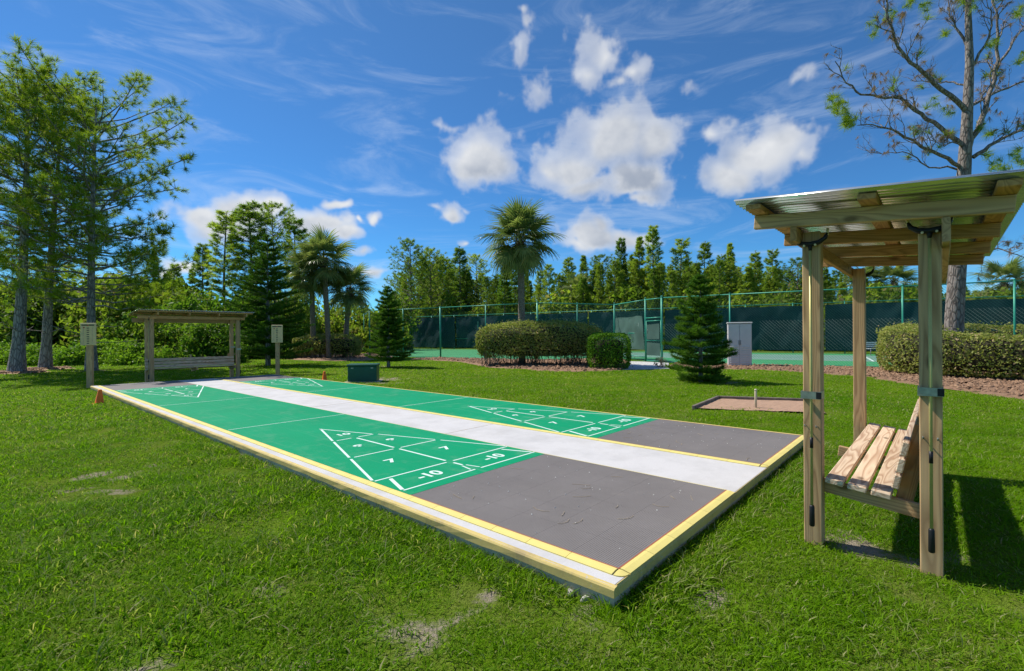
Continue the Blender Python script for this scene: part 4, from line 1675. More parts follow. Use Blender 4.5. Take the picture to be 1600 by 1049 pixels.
def grow_pine(seed, H, r0, zc0, rmax, step, per, sub, K, Ln, Wn, prof, rise0=-.05, rise1=.9, lean=(0, 0), seg=7, dead=0, mid_tufts=1, bark_m='bark_pine', needle_m='needle_a', bseg=5, spread=1.3, wob=.12, clump=None):
    rng = random.Random(seed)
    nrng = np.random.default_rng(seed)
    mb = MB()
    N = 10
    tp = []
    wx, wy = rng.uniform(-1, 1), rng.uniform(-1, 1)
    for i in range(N + 1):
        t = i / N
        tp.append(Vector((lean[0] * t + wob * wx * math.sin(2.6 * t), lean[1] * t + wob * wy * math.sin(3.4 * t), H * t)))
    rad = [r0 * (1.35 if i == 0 else 1.0) * (1 - .90 * (i / N) ** 0.9) + .012 for i in range(N + 1)]
    mb.tube([tp[0] - Vector((0, 0, .25))] + tp, [rad[0] * 1.35] + rad, seg + 3)

    def trunk(z):
        t = max(0, min(.9999, z / H)) * N
        i = int(t)
        return tp[i].lerp(tp[i + 1], t - i)
    cen, dr = [], []
    z = zc0
    a0 = rng.uniform(0, 6)
    while z < H * .985:
        t = (z - zc0) / (H - zc0)
        for k in range(per):
            a = a0 + 6.283 * k / per + rng.uniform(-.5, .5)
            L = rmax * prof(t) * rng.uniform(.62, 1.12)
            rise = rise0 + (rise1 - rise0) * t + rng.uniform(-.15, .15)
            dv = Vector((math.cos(a), math.sin(a), 0))
            zz = z + rng.uniform(-.5, .5) * step
            b0 = trunk(zz)
            side = Vector((-dv.y, dv.x, 0)) * rng.uniform(-.25, .25)
            pts = [b0 + (dv + side * s) * (L * s) + Vector((0, 0, L * (rise * s + .22 * s * s) + rng.uniform(-.04, .04) * L)) for s in (0, .25, .5, .75, 1)]
            br = (.010 + .011 * L) * (r0 / .17) ** .5
            mb.tube(pts, [br, br * .8, br * .62, br * .45, br * .25], bseg, False)
            if clump and rng.random() < .12:
                continue
            for _c in range(clump[0] if clump else 0):
                # a round cushion of bunches carried by short forks at the branch end
                cs = rng.choice((.62, .80, .96, .96))
                i = min(3, int(cs * 4))
                cc = pts[i].lerp(pts[i + 1], cs * 4 - i)
                o = Vector((rng.gauss(0, 1), rng.gauss(0, 1), rng.gauss(.35, .75))).normalized() * clump[1] * rng.uniform(.35, 1.0) * (1 if cs > .7 else .8)
                cen.append((cc + o)[:])
                dr.append((o + Vector((0, 0, .25)))[:])
                if rng.random() < .4:
                    mb.tube([cc, cc.lerp(cc + o, .5) + Vector((0, 0, -.02)), cc + o], [br * .3, br * .22, br * .12], 3, False)
            for q in range(sub):
                s = .32 + .68 * (q + rng.random() * .6) / sub
                i = min(3, int(s * 4))
                p = pts[i].lerp(pts[i + 1], s * 4 - i)
                sg = 1 if q % 2 else -1
                td = (dv * rng.uniform(.5, 1) + Vector((-dv.y, dv.x, 0)) * sg * rng.uniform(.3, 1.0) + Vector((0, 0, rng.uniform(.0, .75)))).normalized()
                tl = (.14 * L + .22) * rng.uniform(.6, 1.3) * (1.25 - .6 * s)
                e = p + td * tl
                mb.tube([p, p.lerp(e, .5) + Vector((0, 0, .02)), e], [br * .35, br * .28, br * .16], 3, False)
                cen.append(e[:])
                dr.append((td + Vector((0, 0, .45)))[:])
                for m in range(mid_tufts):
                    f = rng.uniform(.35, .85)
                    cen.append(p.lerp(e, f)[:])
                    dr.append((td + Vector((rng.uniform(-.6, .6), rng.uniform(-.6, .6), rng.uniform(0, .8))))[:])
            cen.append(pts[-1][:])
            dr.append((dv + Vector((0, 0, .6)))[:])
        z += step * rng.uniform(.75, 1.25)
        a0 += 2.4
    cen.append(tp[-1][:])
    dr.append((0, 0, 1))
    for _ in range(dead):
        zz = rng.uniform(zc0 * .35, zc0 + .4 * (H - zc0))
        a = rng.uniform(0, 6.28)
        L = rng.uniform(.6, rmax * .75)
        b0 = trunk(zz)
        dv = Vector((math.cos(a), math.sin(a), rng.uniform(-.1, .25)))
        pts = [b0 + dv * L * s + Vector((rng.uniform(-.06, .06), rng.uniform(-.06, .06), .1 * L * s * s + rng.uniform(-.05, .05))) for s in (0, .33, .66, 1)]
        mb.tube(pts, [.022, .017, .012, .005], 5, False)
        for _k in range(3):
            s = rng.uniform(.4, 1)
            p = b0 + dv * L * s
            e = p + Vector((rng.uniform(-.4, .4), rng.uniform(-.4, .4), rng.uniform(-.05, .3)))
            mb.tube([p, e], [.008, .003], 3, False)
    V, F = tufts(cen, dr, K, Ln, Wn, spread, .08, nrng)
    return mb.mesh('trunk', M[bark_m]), np_mesh('crown', V, F, M[needle_m])


# the three large pines at the left
prof_left = lambda t: (.72 + .55 * t) * max(0, 1 - t) ** .42 + .10
for i, ((p, H), lab) in enumerate(zip(PINES_LEFT, ('tall pine with thick grey trunk at the left edge of the lawn, outermost of three',
                                                   'tall pine with brown trunk, second from the left edge of the lawn',
                                                   'broad dark pine rising directly behind the left score post'))):
    tr = thing('pine_tree', lab, 'tree', p, 0, 'three large pines at the left of the lawn')
    tm, cm = grow_pine(40 + i, H, [.225, .195, .18][i], [4.6, 4.8, 3.0][i], [3.5, 3.1, 4.4][i], [.46, .48, .42][i], 4, 3, 34, .29, .018, prof_left, rise0=-.10, rise1=.55,
                       lean=[(.4, .2), (.9, 0), (.5, -.3)][i], dead=[24, 20, 14][i], mid_tufts=0, clump=(23, .62))
    put('trunk', tm, tr)
    put('crown', cm, tr)


def link_copy(src, name, label, cat, loc, rz, sc, group):
    """another individual of a plant that shares its meshes"""
    r = thing(name, label, cat, loc, rz, group)
    r.scale = sc if hasattr(sc, '__len__') else (sc, sc, sc)
    for (nm, me) in src:
        put(nm, me, r)
    return r


# prototypes of the far wood (meshes only; each tree is an object of its own)
pf_cone = lambda t: (1 - t) ** .8 * .95 + .07
pf_slim = lambda t: (.55 + .7 * t) * (1 - t) ** .6 + .10
pf_round = lambda t: math.sqrt(max(0.02, 1 - (1.5 * t - .45) ** 2)) if t < .95 else .3
PROTO = []
for sd, (H, zc0, rm, pf, st) in enumerate(((15, 3.0, 2.3, pf_cone, .58), (15, 6.5, 1.45, pf_slim, .46), (15, 6.0, 1.5, pf_cone, .42), (15, 2.2, 3.4, pf_round, .60), (15, 5.0, 1.75, pf_slim, .50), (15, 2.0, 2.6, pf_cone, .50))):
    tm, cm = grow_pine(90 + sd, H, .15, zc0, rm, st, 5, 5, 13, .36, .042, pf, -.05, .7, seg=4, mid_tufts=1, bark_m='bark_far', needle_m='needle_far', bseg=3, spread=1.4, wob=.2)
    PROTO.append((('trunk', tm), ('crown', cm)))


def bush_meshes(seed, R, Hh, nclump, per, size, mat, stems=5):
    rng = np.random.default_rng(seed)
    cen = []
    cc = []
    while len(cc) < nclump:
        p = rng.uniform(-1, 1, 3)
        p[2] = abs(p[2])
        if .25 < np.linalg.norm(p) < 1:
            cc.append(p * [R, R, Hh] * .88)
    cc = np.array(cc)
    k = np.repeat(np.arange(nclump), per)
    rr = (.24 + .22 * rng.random(nclump))[k][:, None] * R
    q = unit(rng.normal(size=(len(k), 3))) * rng.random((len(k), 1)) ** .45 * rr
    q[:, 2] *= .8
    P = cc[k] + q
    P[:, 2] = np.maximum(P[:, 2], .04)
    out = P - np.array([0, 0, Hh * .3])
    V, F = leaves(P, size, rng, out, .5)
    mb = MB()
    for s in range(stems):
        e = Vector(cc[rng.integers(nclump)])
        b0 = Vector((rng.uniform(-.15, .15), rng.uniform(-.15, .15), -.05))
        m = b0.lerp(e, .5) + Vector((rng.uniform(-.1, .1), rng.uniform(-.1, .1), .15))
        mb.tube([b0, m, e], [.035 * R, .024 * R, .008 * R], 5, False)
    return (('stems', mb.mesh('stems', M['bark_far'])), ('foliage', np_mesh('foliage', V, F, M[mat])))


BUSH = [bush_meshes(200 + i, 1.0, 1.25, 34, 110, .11, 'shrub') for i in range(3)]
BRUSH = [bush_meshes(220 + i, 1.0, 1.5, 40, 90, .13, 'wood_leaf') for i in range(3)]
BRIGHT = [bush_meshes(240 + i, 1.0, 1.1, 34, 80, .13, 'shrub_bright') for i in range(2)]

rr = random.Random(77)


def interp(x, tab):
    for (a, b), (c, d) in zip(tab, tab[1:]):
        if a <= x <= c:
            return b + (d - b) * (x - a) / (c - a)
    return tab[0][1] if x < tab[0][0] else tab[-1][1]


def back_depth(px):
    """depth of the far tennis fence along that column of the photograph"""
    k = (px - 800) / F_PX
    d = BACK1 - BACK0
    s = (k * BACK0.y - BACK0.x) / (d.x - k * d.y)
    return BACK0.y + d.y * s


def far_pine(px, ytop, depth, proto, label, group, wide=1.0):
    top = D(px, ytop, depth)
    s = top.z / 15.0
    o = link_copy(PROTO[proto], 'pine_tree', label, 'tree', (top.x, top.y, 0), rr.uniform(0, 6.28), (s * wide * rr.uniform(.8, 1.25), s * wide * rr.uniform(.8, 1.25), s), group)
    o.rotation_euler[0], o.rotation_euler[1] = rr.gauss(0, .025), rr.gauss(0, .025)
    return o


WOODG = 'pines of the wood behind the tennis court'
# skyline pines one can point at
named = [(642, 376, 60, 3, 'broad fluffy pine at the left end of the wood behind the tennis court', 1.15), (676, 388, 62, 3, 'rounded pine just right of the broad one at the left end of the wood', 1.0),
         (716, 384, 60, 0, 'pointed pine in the wood left of the central palm', 1.2), (744, 400, 63, 3, 'low rounded pine in the wood beside the left edge of the palm crown', .9),
         (886, 402, 66, 4, 'thin pine in the wood right of the central palm', 1.0), (913, 398, 62, 2, 'sharp narrow pine in the wood right of the central palm', 1.0),
         (940, 400, 60, 3, 'rounded full pine in the wood above the long hedge', .9), (973, 376, 60, 1, 'tall slim pine left of the pair of tallest pines', 1.0),
         (995, 370, 60, 2, 'tall pointed pine in the wood above the gate', 1.15), (1020, 358, 58, 1, 'tallest slender pine of the wood, above the gate', 1.1),
         (1064, 374, 57, 4, 'tall two tone pine in the wood between gate and conifer', 1.2), (1103, 376, 55, 0, 'dense pine in the wood above the right conifer', 1.15),
         (1141, 380, 55, 2, 'pointed pine in the wood above the grey cabinet', 1.1), (1178, 392, 53, 0, 'small spire pine in the wood between cabinet and shelter', .95),
         (1213, 390, 50, 4, 'slim pine in the wood left of the shelter post', 1.1), (1245, 404, 48, 3, 'full pine in the wood directly left of the shelter post', .9)]
for px, yt, dp, pr, lab, wd in named:
    far_pine(px, yt, dp, pr, lab, WOODG, wd)
sky = [(560, 470), (600, 450), (640, 396), (700, 400), (760, 412), (830, 415), (900, 416), (960, 402), (1020, 392), (1100, 395), (1180, 408), (1260, 414), (1330, 425), (1430, 440), (1600, 446), (1700, 450)]
for k in range(120):
    px = 610 + (1700 - 610) * (k + rr.random() * .9) / 120
    dmin = max(40, back_depth(px) + 6)
    dp = dmin + rr.uniform(0, 20)
    yt = interp(px, sky) + rr.uniform(-3, 30)
    pr = rr.choice((0, 1, 2, 4, 4, 1, 5)) if px > 760 else rr.choice((0, 3, 3, 5))
    far_pine(px, yt, dp, pr, 'slender pine among many of its kind in the wood behind the tennis court', WOODG, rr.uniform(.85, 1.25))
for k in range(70):
    px = 625 + (1700 - 625) * (k + rr.random() * .9) / 70
    dp = max(40, back_depth(px) + 12) + rr.uniform(4, 22)
    far_pine(px, interp(px, sky) + rr.uniform(8, 44), dp, rr.choice((3, 5, 0, 3)), 'fuller rounded pine filling the gaps far back in the wood behind the tennis court', 'fuller pines far back in the wood', rr.uniform(.9, 1.3))
# undergrowth of the wood
UG = 'undergrowth along the wood behind the tennis court'
for k in range(64):
    px = 640 + (1720 - 640) * (k + rr.random()) / 64
    dmin = back_depth(px) + 2.0
    dp = dmin + 3.5 + rr.uniform(0, 9)
    ht = rr.uniform(4.2, 7.6) * (0.85 if px > 1250 else 1)
    c = D(px, 540, dp)
    link_copy(rr.choice(BRUSH), 'bush', 'loose olive green bush at the edge of the wood behind the tennis court', 'bush', (c.x, c.y, 0), rr.uniform(0, 6.28), (ht / 1.7 * rr.uniform(.8, 1.2), ht / 1.7, ht / 1.6), UG)

# pines and brush behind the lawn at the left
for px, yt, dp, pr, lab, wd in ((352, 330, 37, 4, 'tall airy pine left of the dark layered conifer', 1.5), (392, 318, 36, 4, 'tallest airy pine rising behind the dark layered conifer', 1.5),
                                (428, 322, 38, 3, 'full rounded pine top between conifer and palms', 1.05), (456, 340, 40, 4, 'airy pine behind the leftmost palm crown', 1.3),
                                (322, 385, 41, 1, 'thin pale pine above the right end of the far shelter', 1.3), (300, 420, 45, 2, 'small spire pine above the far shelter roof', 1.0), (272, 415, 47, 1, 'slim pine above the middle of the far shelter roof', 1.2),
                                (240, 400, 42, 0, 'pine between the left pines and the far shelter', 1.3), (205, 395, 40, 3, 'dark pine hidden behind the broad left pine', 1.0), (110, 410, 40, 0, 'pine far back between the left pine trunks', 1.4), (40, 400, 38, 3, 'pine far back behind the outermost left trunk', 1.0), (-60, 380, 36, 0, 'pine beyond the left edge', 1.3)):
    far_pine(px, yt, dp, pr, lab, 'pines behind the lawn at the left', wd)
LG = 'shrubs behind the lawn at the left'
for px, dp, ht, kind in ((10, 33, 5.5, 1), (75, 32, 4.6, 1), (120, 33, 5.5, 1), (175, 31, 4.8, 1), (205, 34, 6.0, 1), (238, 30, 4.0, 0), (262, 27.5, 3.0, 1), (285, 26, 2.7, 0), (312, 28, 3.4, 0), (335, 27, 2.9, 0), (300, 33, 5.2, 0), (350, 33, 5.0, 0), (395, 34, 4.6, 0),
                         (440, 36, 4.2, 1), (475, 40, 4.0, 1), (520, 42, 4.3, 1), (560, 42, 4.2, 1), (590, 41, 4.0, 1), (450, 33, 2.4, 0), (250, 36, 6.4, 1), (160, 37, 6.6, 1), (60, 37, 6.4, 1), (-40, 35, 6.4, 1), (-90, 32, 5.0, 1), (540, 48, 5.2, 1), (610, 50, 5.6, 1), (480, 50, 6.0, 1), (410, 44, 6.4, 1)):
    c = D(px, 540, dp)
    src = BUSH if kind == 0 else BRUSH
    lab = 'leafy green shrub behind the far shelter' if kind == 0 else 'tall loose brush behind the lawn at the left'
    link_copy(rr.choice(src), 'shrub', lab, 'shrub', (c.x, c.y, 0), rr.uniform(0, 6.28), (ht / 1.6 * rr.uniform(.9, 1.2), ht / 1.6, ht / 1.45), LG)
for k in range(26):
    px = -90 + 330 * (k + rr.random() * .7) / 26
    dp = 25.2 + rr.uniform(0, 2.5) + (1.5 if px < 60 else 0)
    c = D(px, 560, dp)
    ht = rr.uniform(1.0, 1.5)
    link_copy(rr.choice(BRIGHT), 'shrub', 'low bright yellow green shrub along the lawn behind the left pines', 'shrub', (c.x, c.y, 0), rr.uniform(0, 6.28), (ht * rr.uniform(.8, 1.1), ht * .9, ht / 1.15), 'low bright shrubs along the left lawn edge')


# layered conifers (star pines)
def build_norfolk(p, H, Rr, nwh, nbr, seed, label, z0=.25, nl=11):
    rng = np.random.default_rng(seed)
    rd = random.Random(seed)
    r = thing('layered_conifer', label, 'tree', p, 0, 'layered conifers on the lawn')
    mb = MB()
    mb.tube([(0, 0, -.2), (0, 0, H * .3), (.01, 0, H * .7), (0, 0, H * .985)], [.035 * H * .5 + .02, .028 * H * .45 + .015, .012 * H * .4 + .01, .008], 9)
    C, Dv = [], []
    for w in range(nwh):
        t = w / (nwh - 1)
        z = z0 + (H * .97 - z0) * t ** .92
        L0 = Rr * (min(1.0, .80 + 1.4 * t) if t < .15 else 1.0) * (1 - t) ** .68 + .10
        a0 = rd.uniform(0, 6)
        nb = nbr if t < .8 else max(4, nbr - 3)
        for k in range(nb):
            a = a0 + 6.283 * k / nb + rd.uniform(-.2, .2)
            if rd.random() < .13 and t > .05:
                continue
            L = L0 * rd.uniform(.55, 1.2)
            dv = np.array([math.cos(a), math.sin(a), 0])
            sv = np.array([-dv[1], dv[0], 0])
            rise = rd.uniform(-.12, .22) + .25 * t
            f = lambda s: np.array([0, 0, z]) + dv * L * s + np.array([0, 0, L * (rise * s - .10 * s * (1 - s) + .06 * s ** 3)])
            pts = [Vector(f(s)) for s in (0, .35, .7, 1)]
            mb.tube(pts, [.010 + .010 * L, .007 + .006 * L, .006, .003], 4, False)
            # needles along the branch
            n = int(26 * L / 1.0) + 10
            ss = rng.uniform(.12, 1.02, n)
            for s in ss:
                C.append(f(s))
                Dv.append(dv * .9 + np.array([0, 0, .5]) + sv * rd.uniform(-.7, .7))
            m = max(4, int(nl * L / Rr) + 3)
            for q in range(m):
                s = .22 + .74 * (q + rd.random() * .6) / m
                sg = 1 if q % 2 else -1
                bl = (.34 * L * (1.08 - s) + .10) * rd.uniform(.7, 1.15)
                bd = unit(dv * .75 + sv * sg * .8 + np.array([0, 0, .10]))
                b0 = f(s)
                for e in np.arange(.1, 1.01, .085 / max(bl, .12)):
                    C.append(b0 + bd * bl * e + np.array([0, 0, .10 * bl * e * e]))
                    Dv.append(bd + np.array([0, 0, .65]))
    C, Dv = np.array(C), np.array(Dv)
    V, F = tufts(C, Dv, 8, .125, .022, 1.15, .0, rng)
    put('trunk', mb.mesh('trunk', M['bark_pine']), r)
    put('crown', np_mesh('crown', V, F, M['needle_norfolk']), r)


build_norfolk(G(1095, 597), 3.20, 1.06, 17, 8, 3, 'small layered conifer in front of the grey cabinet, right of the gate', .10)
build_norfolk(G(607, 574), 3.75, 1.05, 18, 8, 4, 'small layered conifer at the left end of the tennis fence, behind the green box', .35)
build_norfolk(G(419, 571), 6.7, 2.35, 24, 9, 5, 'large dark layered conifer behind the right score post', .55, 15)


# cabbage palms
def frond_mesh(seed):
    rd = random.Random(seed)
    b = MB()
    lp = rd.uniform(.72, .95)
    # petiole
    pet = [Vector((0, 0, 0)), Vector((lp * .5, 0, .05)), Vector((lp, 0, .02))]
    b.tube(pet, [.024, .018, .013], 4, False)
    n = 30
    for k in range(n):
        u = -1 + 2 * (k + .5) / n
        a = u * 1.95
        rib = Vector((lp + .34 * (1 - abs(u)) ** 1.2, 0, .02 - .10 * (1 - abs(u))))
        L = (.92 - .25 * abs(u) ** 2) * rd.uniform(.9, 1.08)
        dv = Vector((math.cos(a), math.sin(a), -.08 + .22 * abs(math.sin(a)) * .5))
        side = Vector((-math.sin(a), math.cos(a), 0))
        w0, w1 = .020, .032
        pts = []
        dr = rd.uniform(.45, 1.0)
        for s in (0, .4, .72, 1.0):
            pts.append(rib + dv * L * s + Vector((0, 0, -dr * L * max(0, s - .35) ** 1.6)))
        ws = (w0, w1, w1 * .7, .002)
        vs = []
        for pt, wv in zip(pts, ws):
            vs += [pt - side * wv + Vector((0, 0, .012 if k % 2 else -.004)), pt + side * wv]
        b.add(vs, [(0, 2, 3, 1), (2, 4, 5, 3), (4, 6, 7, 5)])
    return b.mesh('frond', M['palm'])


FROND = [frond_mesh(s) for s in (1, 2, 3)]


def build_palm(base, Ht, label, seed, lean=(0, 0), nf=40, sc=1.0, tr=.17, low=-.75):
    rd = random.Random(seed)
    r = thing('cabbage_palm', label, 'palm tree', base, 0, 'cabbage palms in the beds')
    b = MB()
    n = 9
    pts = [Vector((lean[0] * (i / n) ** 1.4, lean[1] * (i / n) ** 1.4, -.2 + (Ht + .2) * i / n)) for i in range(n + 1)]
    rad = [tr * (1.15 if i == 0 else 1.0) * (1 + .05 * math.sin(i * 2.1)) for i in range(n + 1)]
    b.tube(pts, rad, 12)
    put('trunk', b.mesh('trunk', M['bark_palm']), r)
    top = pts[-1]
    # old leaf bases
    b = MB()
    for k in range(34):
        a = k * 2.399
        z = -.55 + .75 * k / 34
        p = top + Vector((math.cos(a) * tr * .9, math.sin(a) * tr * .9, z))
        e = p + Vector((math.cos(a) * .16, math.sin(a) * .16, .22))
        b.tube([p, p.lerp(e, .6), e], [.04, .03, .015], 4, True)
    put('leaf_bases', b.mesh('leaf_bases', M['palm_dry']), r)
    for k in range(nf):
        a = k * 2.399 + rd.uniform(-.2, .2)
        t = (k + .5) / nf
        el = 1.42 + (low - 1.42) * t ** .85 + rd.uniform(-.12, .12)
        m = Matrix.Translation(top + Vector((0, 0, .15 - .25 * t))) @ Matrix.Rotation(a, 4, 'Z') @ Matrix.Rotation(-el, 4, 'Y') @ Matrix.Rotation(rd.uniform(-.5, .5), 4, 'X') @ Matrix.Diagonal((sc * rd.uniform(.88, 1.08),) * 3 + (1,))
        put('frond', rd.choice(FROND), r, None, m)


pp = D(816, 560, 23.4)
build_palm((pp.x, pp.y, 0), 6.0, 'single cabbage palm rising out of the long hedge by the tennis court', 1, (-.06, 0), 54, .99, .165, -1.05)
for px, dp, yc, lab, sd, ln, sc in ((490, 31.5, 425, 'leftmost cabbage palm of three behind the small hedge', 2, (-.1, 0), .98), (514, 31.0, 402, 'tallest cabbage palm of three, with a leaning trunk', 3, (-.35, .1), 1.02), (539, 32.5, 448, 'shortest cabbage palm, rightmost of three', 4, (.35, 0), .95)):
    c = D(px, 560, dp)
    build_palm((c.x, c.y, 0), D(px, yc, dp).z - .25, lab, sd, ln, 38, sc, .16, -.8)
for px, dp, yc, sd, lab in ((1352, 46, 437, 7, 'distant palm among the trees seen between the shelter posts'), (1398, 44, 436, 8, 'distant palm among the trees beside the near shelter post'), (1570, 40, 438, 9, 'distant palm at the right edge behind the fence'), (905, 58, 452, 10, 'distant palm under the wood left of the gate')):
    c = D(px, 540, dp)
    build_palm((c.x, c.y, 0), D(px, yc, dp).z - .3, lab, sd, (0, 0), 26, 1.15, .17, -.7)


# clipped hedges
def hedge_leaf_points(n, a, b, c, pw, zlo, rng, bumpy=.075):
    d = rng.normal(size=(n * 2, 3)) * [a, b, c]
    d[:, 2] *= 1
    k = (np.abs(d[:, 0] / a) ** pw + np.abs(d[:, 1] / b) ** pw + np.abs(d[:, 2] / c) ** pw) ** (1 / pw)
    P = d / k[:, None]
    P = P[P[:, 2] > zlo][:n]
    out = unit(P / np.array([a * a, b * b, c * c]))
    P = P + out * (rng.random((len(P), 1)) < .05) * rng.random((len(P), 1)) * .16
    P = P + out * (rng.random((len(P), 1)) ** 2 * -.12 + .03) + out * (bumpy * (fbm(P[:, 0] * 2.2 + 9, P[:, 1] * 2.2 + P[:, 2] * 2.0, 3) - .5) * 3)[:, None]
    return P, out


def build_hedge(center, rz, a, b, zc, c, n, size, label, mat='hedge', zlo=-9, pw=5, stems=0, seed=1, core=.86, group=None):
    rng = np.random.default_rng(seed)
    r = thing('clipped_hedge', label, 'hedge', center, rz, group)
    P, out = hedge_leaf_points(n, a, b, c, pw, zlo, rng)
    P = P + np.array([0, 0, zc])
    V, F = leaves(P, size, rng, out, .45, .6)
    put('foliage', np_mesh('foliage', V, F, M[mat]), r)
    # solid inner shell, its dark colour stands in for shade between leaves
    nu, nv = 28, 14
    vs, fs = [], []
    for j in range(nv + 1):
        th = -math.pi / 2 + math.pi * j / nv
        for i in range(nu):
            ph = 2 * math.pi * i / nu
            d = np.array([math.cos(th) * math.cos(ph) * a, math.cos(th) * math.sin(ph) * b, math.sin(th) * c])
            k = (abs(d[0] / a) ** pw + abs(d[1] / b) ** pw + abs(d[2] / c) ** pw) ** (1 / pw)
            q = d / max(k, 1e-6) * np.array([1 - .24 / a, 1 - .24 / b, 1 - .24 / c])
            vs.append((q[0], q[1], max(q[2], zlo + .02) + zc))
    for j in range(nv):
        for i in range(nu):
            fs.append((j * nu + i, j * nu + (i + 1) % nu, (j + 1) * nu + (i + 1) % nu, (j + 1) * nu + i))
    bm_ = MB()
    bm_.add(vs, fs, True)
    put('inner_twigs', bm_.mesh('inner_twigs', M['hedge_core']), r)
    if stems:
        m = MB()
        for s in range(stems):
            x, y = rng.uniform(-a * .9, a * .9), rng.uniform(-b * .75, b * .75)
            for _ in range(3):
                e = Vector((x + rng.uniform(-.35, .35), y + rng.uniform(-.2, .2), zc + zlo + .25))
                m.tube([(x, y, -.05), ((x + e.x) / 2 + rng.uniform(-.06, .06), (y + e.y) / 2, (zc + zlo) * .5), e], [.022, .016, .010], 4, False)
        put('stems', m.mesh('stems', M['bark_far']), r)
    return r


hc = D(843, 545, 22.6)
build_hedge((hc.x, hc.y, 0), -.10, 2.95, 1.25, 1.13, .92, 26000, .085, 'long rounded clipped hedge with bare legs round the foot of the central palm', 'hedge', -.72, 3.0, 46, 11)
hc = D(951, 545, 20.2)
build_hedge((hc.x, hc.y, 0), -.1, .82, .75, .70, .76, 7500, .075, 'small bright green box hedge at the right end of the long hedge', 'hedge_bright', -.72, 5, 6, 12)
hc = D(512, 545, 32.0)
build_hedge((hc.x, hc.y, 0), -.15, 2.2, 1.0, .82, .72, 7000, .11, 'dark low clipped hedge under the three palms', 'hedge', -.62, 4, 20, 13)


def build_ring_hedge():
    rng = np.random.default_rng(31)
    c = Vector((16.45, 15.9, 0))
    r = thing('clipped_hedge', 'broad clipped hedge ringing the bare pine behind the near shelter', 'hedge', c)
    A, B, w = 2.95, 2.75, .62

    def pt(ph, cx, cz, hh):
        # cross section: rounded box of half width w, height hh
        n = np.stack([np.cos(ph) / A, np.sin(ph) / B, 0 * ph], -1)
        n = unit(n)
        o = np.stack([np.cos(ph) * A, np.sin(ph) * B, 0 * ph], -1)
        return o + n * (cx * w)[..., None] + np.stack([0 * ph, 0 * ph, .10 + hh * (cz + 1) / 2], -1), n
    N = 48000
    ph = rng.uniform(0, 2 * np.pi, N)
    th = rng.uniform(0, 2 * np.pi, N)
    pw = 4.5
    k = (np.abs(np.cos(th)) ** pw + np.abs(np.sin(th)) ** pw) ** (1 / pw)
    cx, cz = np.cos(th) / k, np.sin(th) / k
    hh = 1.38 + .22 * np.sin(ph) + .10 * (fbm(ph * 3 + 4, ph * 0 + 2, 3) - .5)
    P, n = pt(ph, cx, cz, hh)
    out = n * cx[:, None] + np.array([0, 0, 1.0]) * cz[:, None]
    P = P + out * (rng.random((N, 1)) < .05) * rng.random((N, 1)) * .16
    P = P + out * (-.12 * rng.random((N, 1)) ** 2 + .03) + out * (.16 * (fbm(P[:, 0] * 2.4, P[:, 1] * 2.4 + P[:, 2] * 2.4, 3) - .5))[:, None]
    ok = P[:, 2] > .12
    V, F = leaves(P[ok], .085, rng, out[ok], .45, .62)
    put('foliage', np_mesh('foliage', V, F, M['hedge']), r)
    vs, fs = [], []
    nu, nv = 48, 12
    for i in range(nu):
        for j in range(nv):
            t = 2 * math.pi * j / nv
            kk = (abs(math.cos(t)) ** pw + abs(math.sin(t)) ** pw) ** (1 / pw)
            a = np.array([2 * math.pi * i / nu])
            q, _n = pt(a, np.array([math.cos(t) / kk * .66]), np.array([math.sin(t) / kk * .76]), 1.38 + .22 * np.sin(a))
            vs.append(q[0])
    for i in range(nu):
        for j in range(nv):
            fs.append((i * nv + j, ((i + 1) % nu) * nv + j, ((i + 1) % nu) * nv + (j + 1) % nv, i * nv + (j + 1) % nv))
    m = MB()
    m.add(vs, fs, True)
    put('inner_twigs', m.mesh('inner_twigs', M['hedge_core']), r)  # solid ring core, inner shade carried by its dark colour


build_ring_hedge()
# dry clump beside the gate
c = G(1040, 576)
DRY = bush_meshes(300, .5, .75, 18, 30, .07, 'needle_brown', 9)
link_copy(DRY, 'shrub', 'small dry brown shrub between the gate and the right conifer', 'shrub', (c.x, c.y + .6, 0), 0, .72, None)


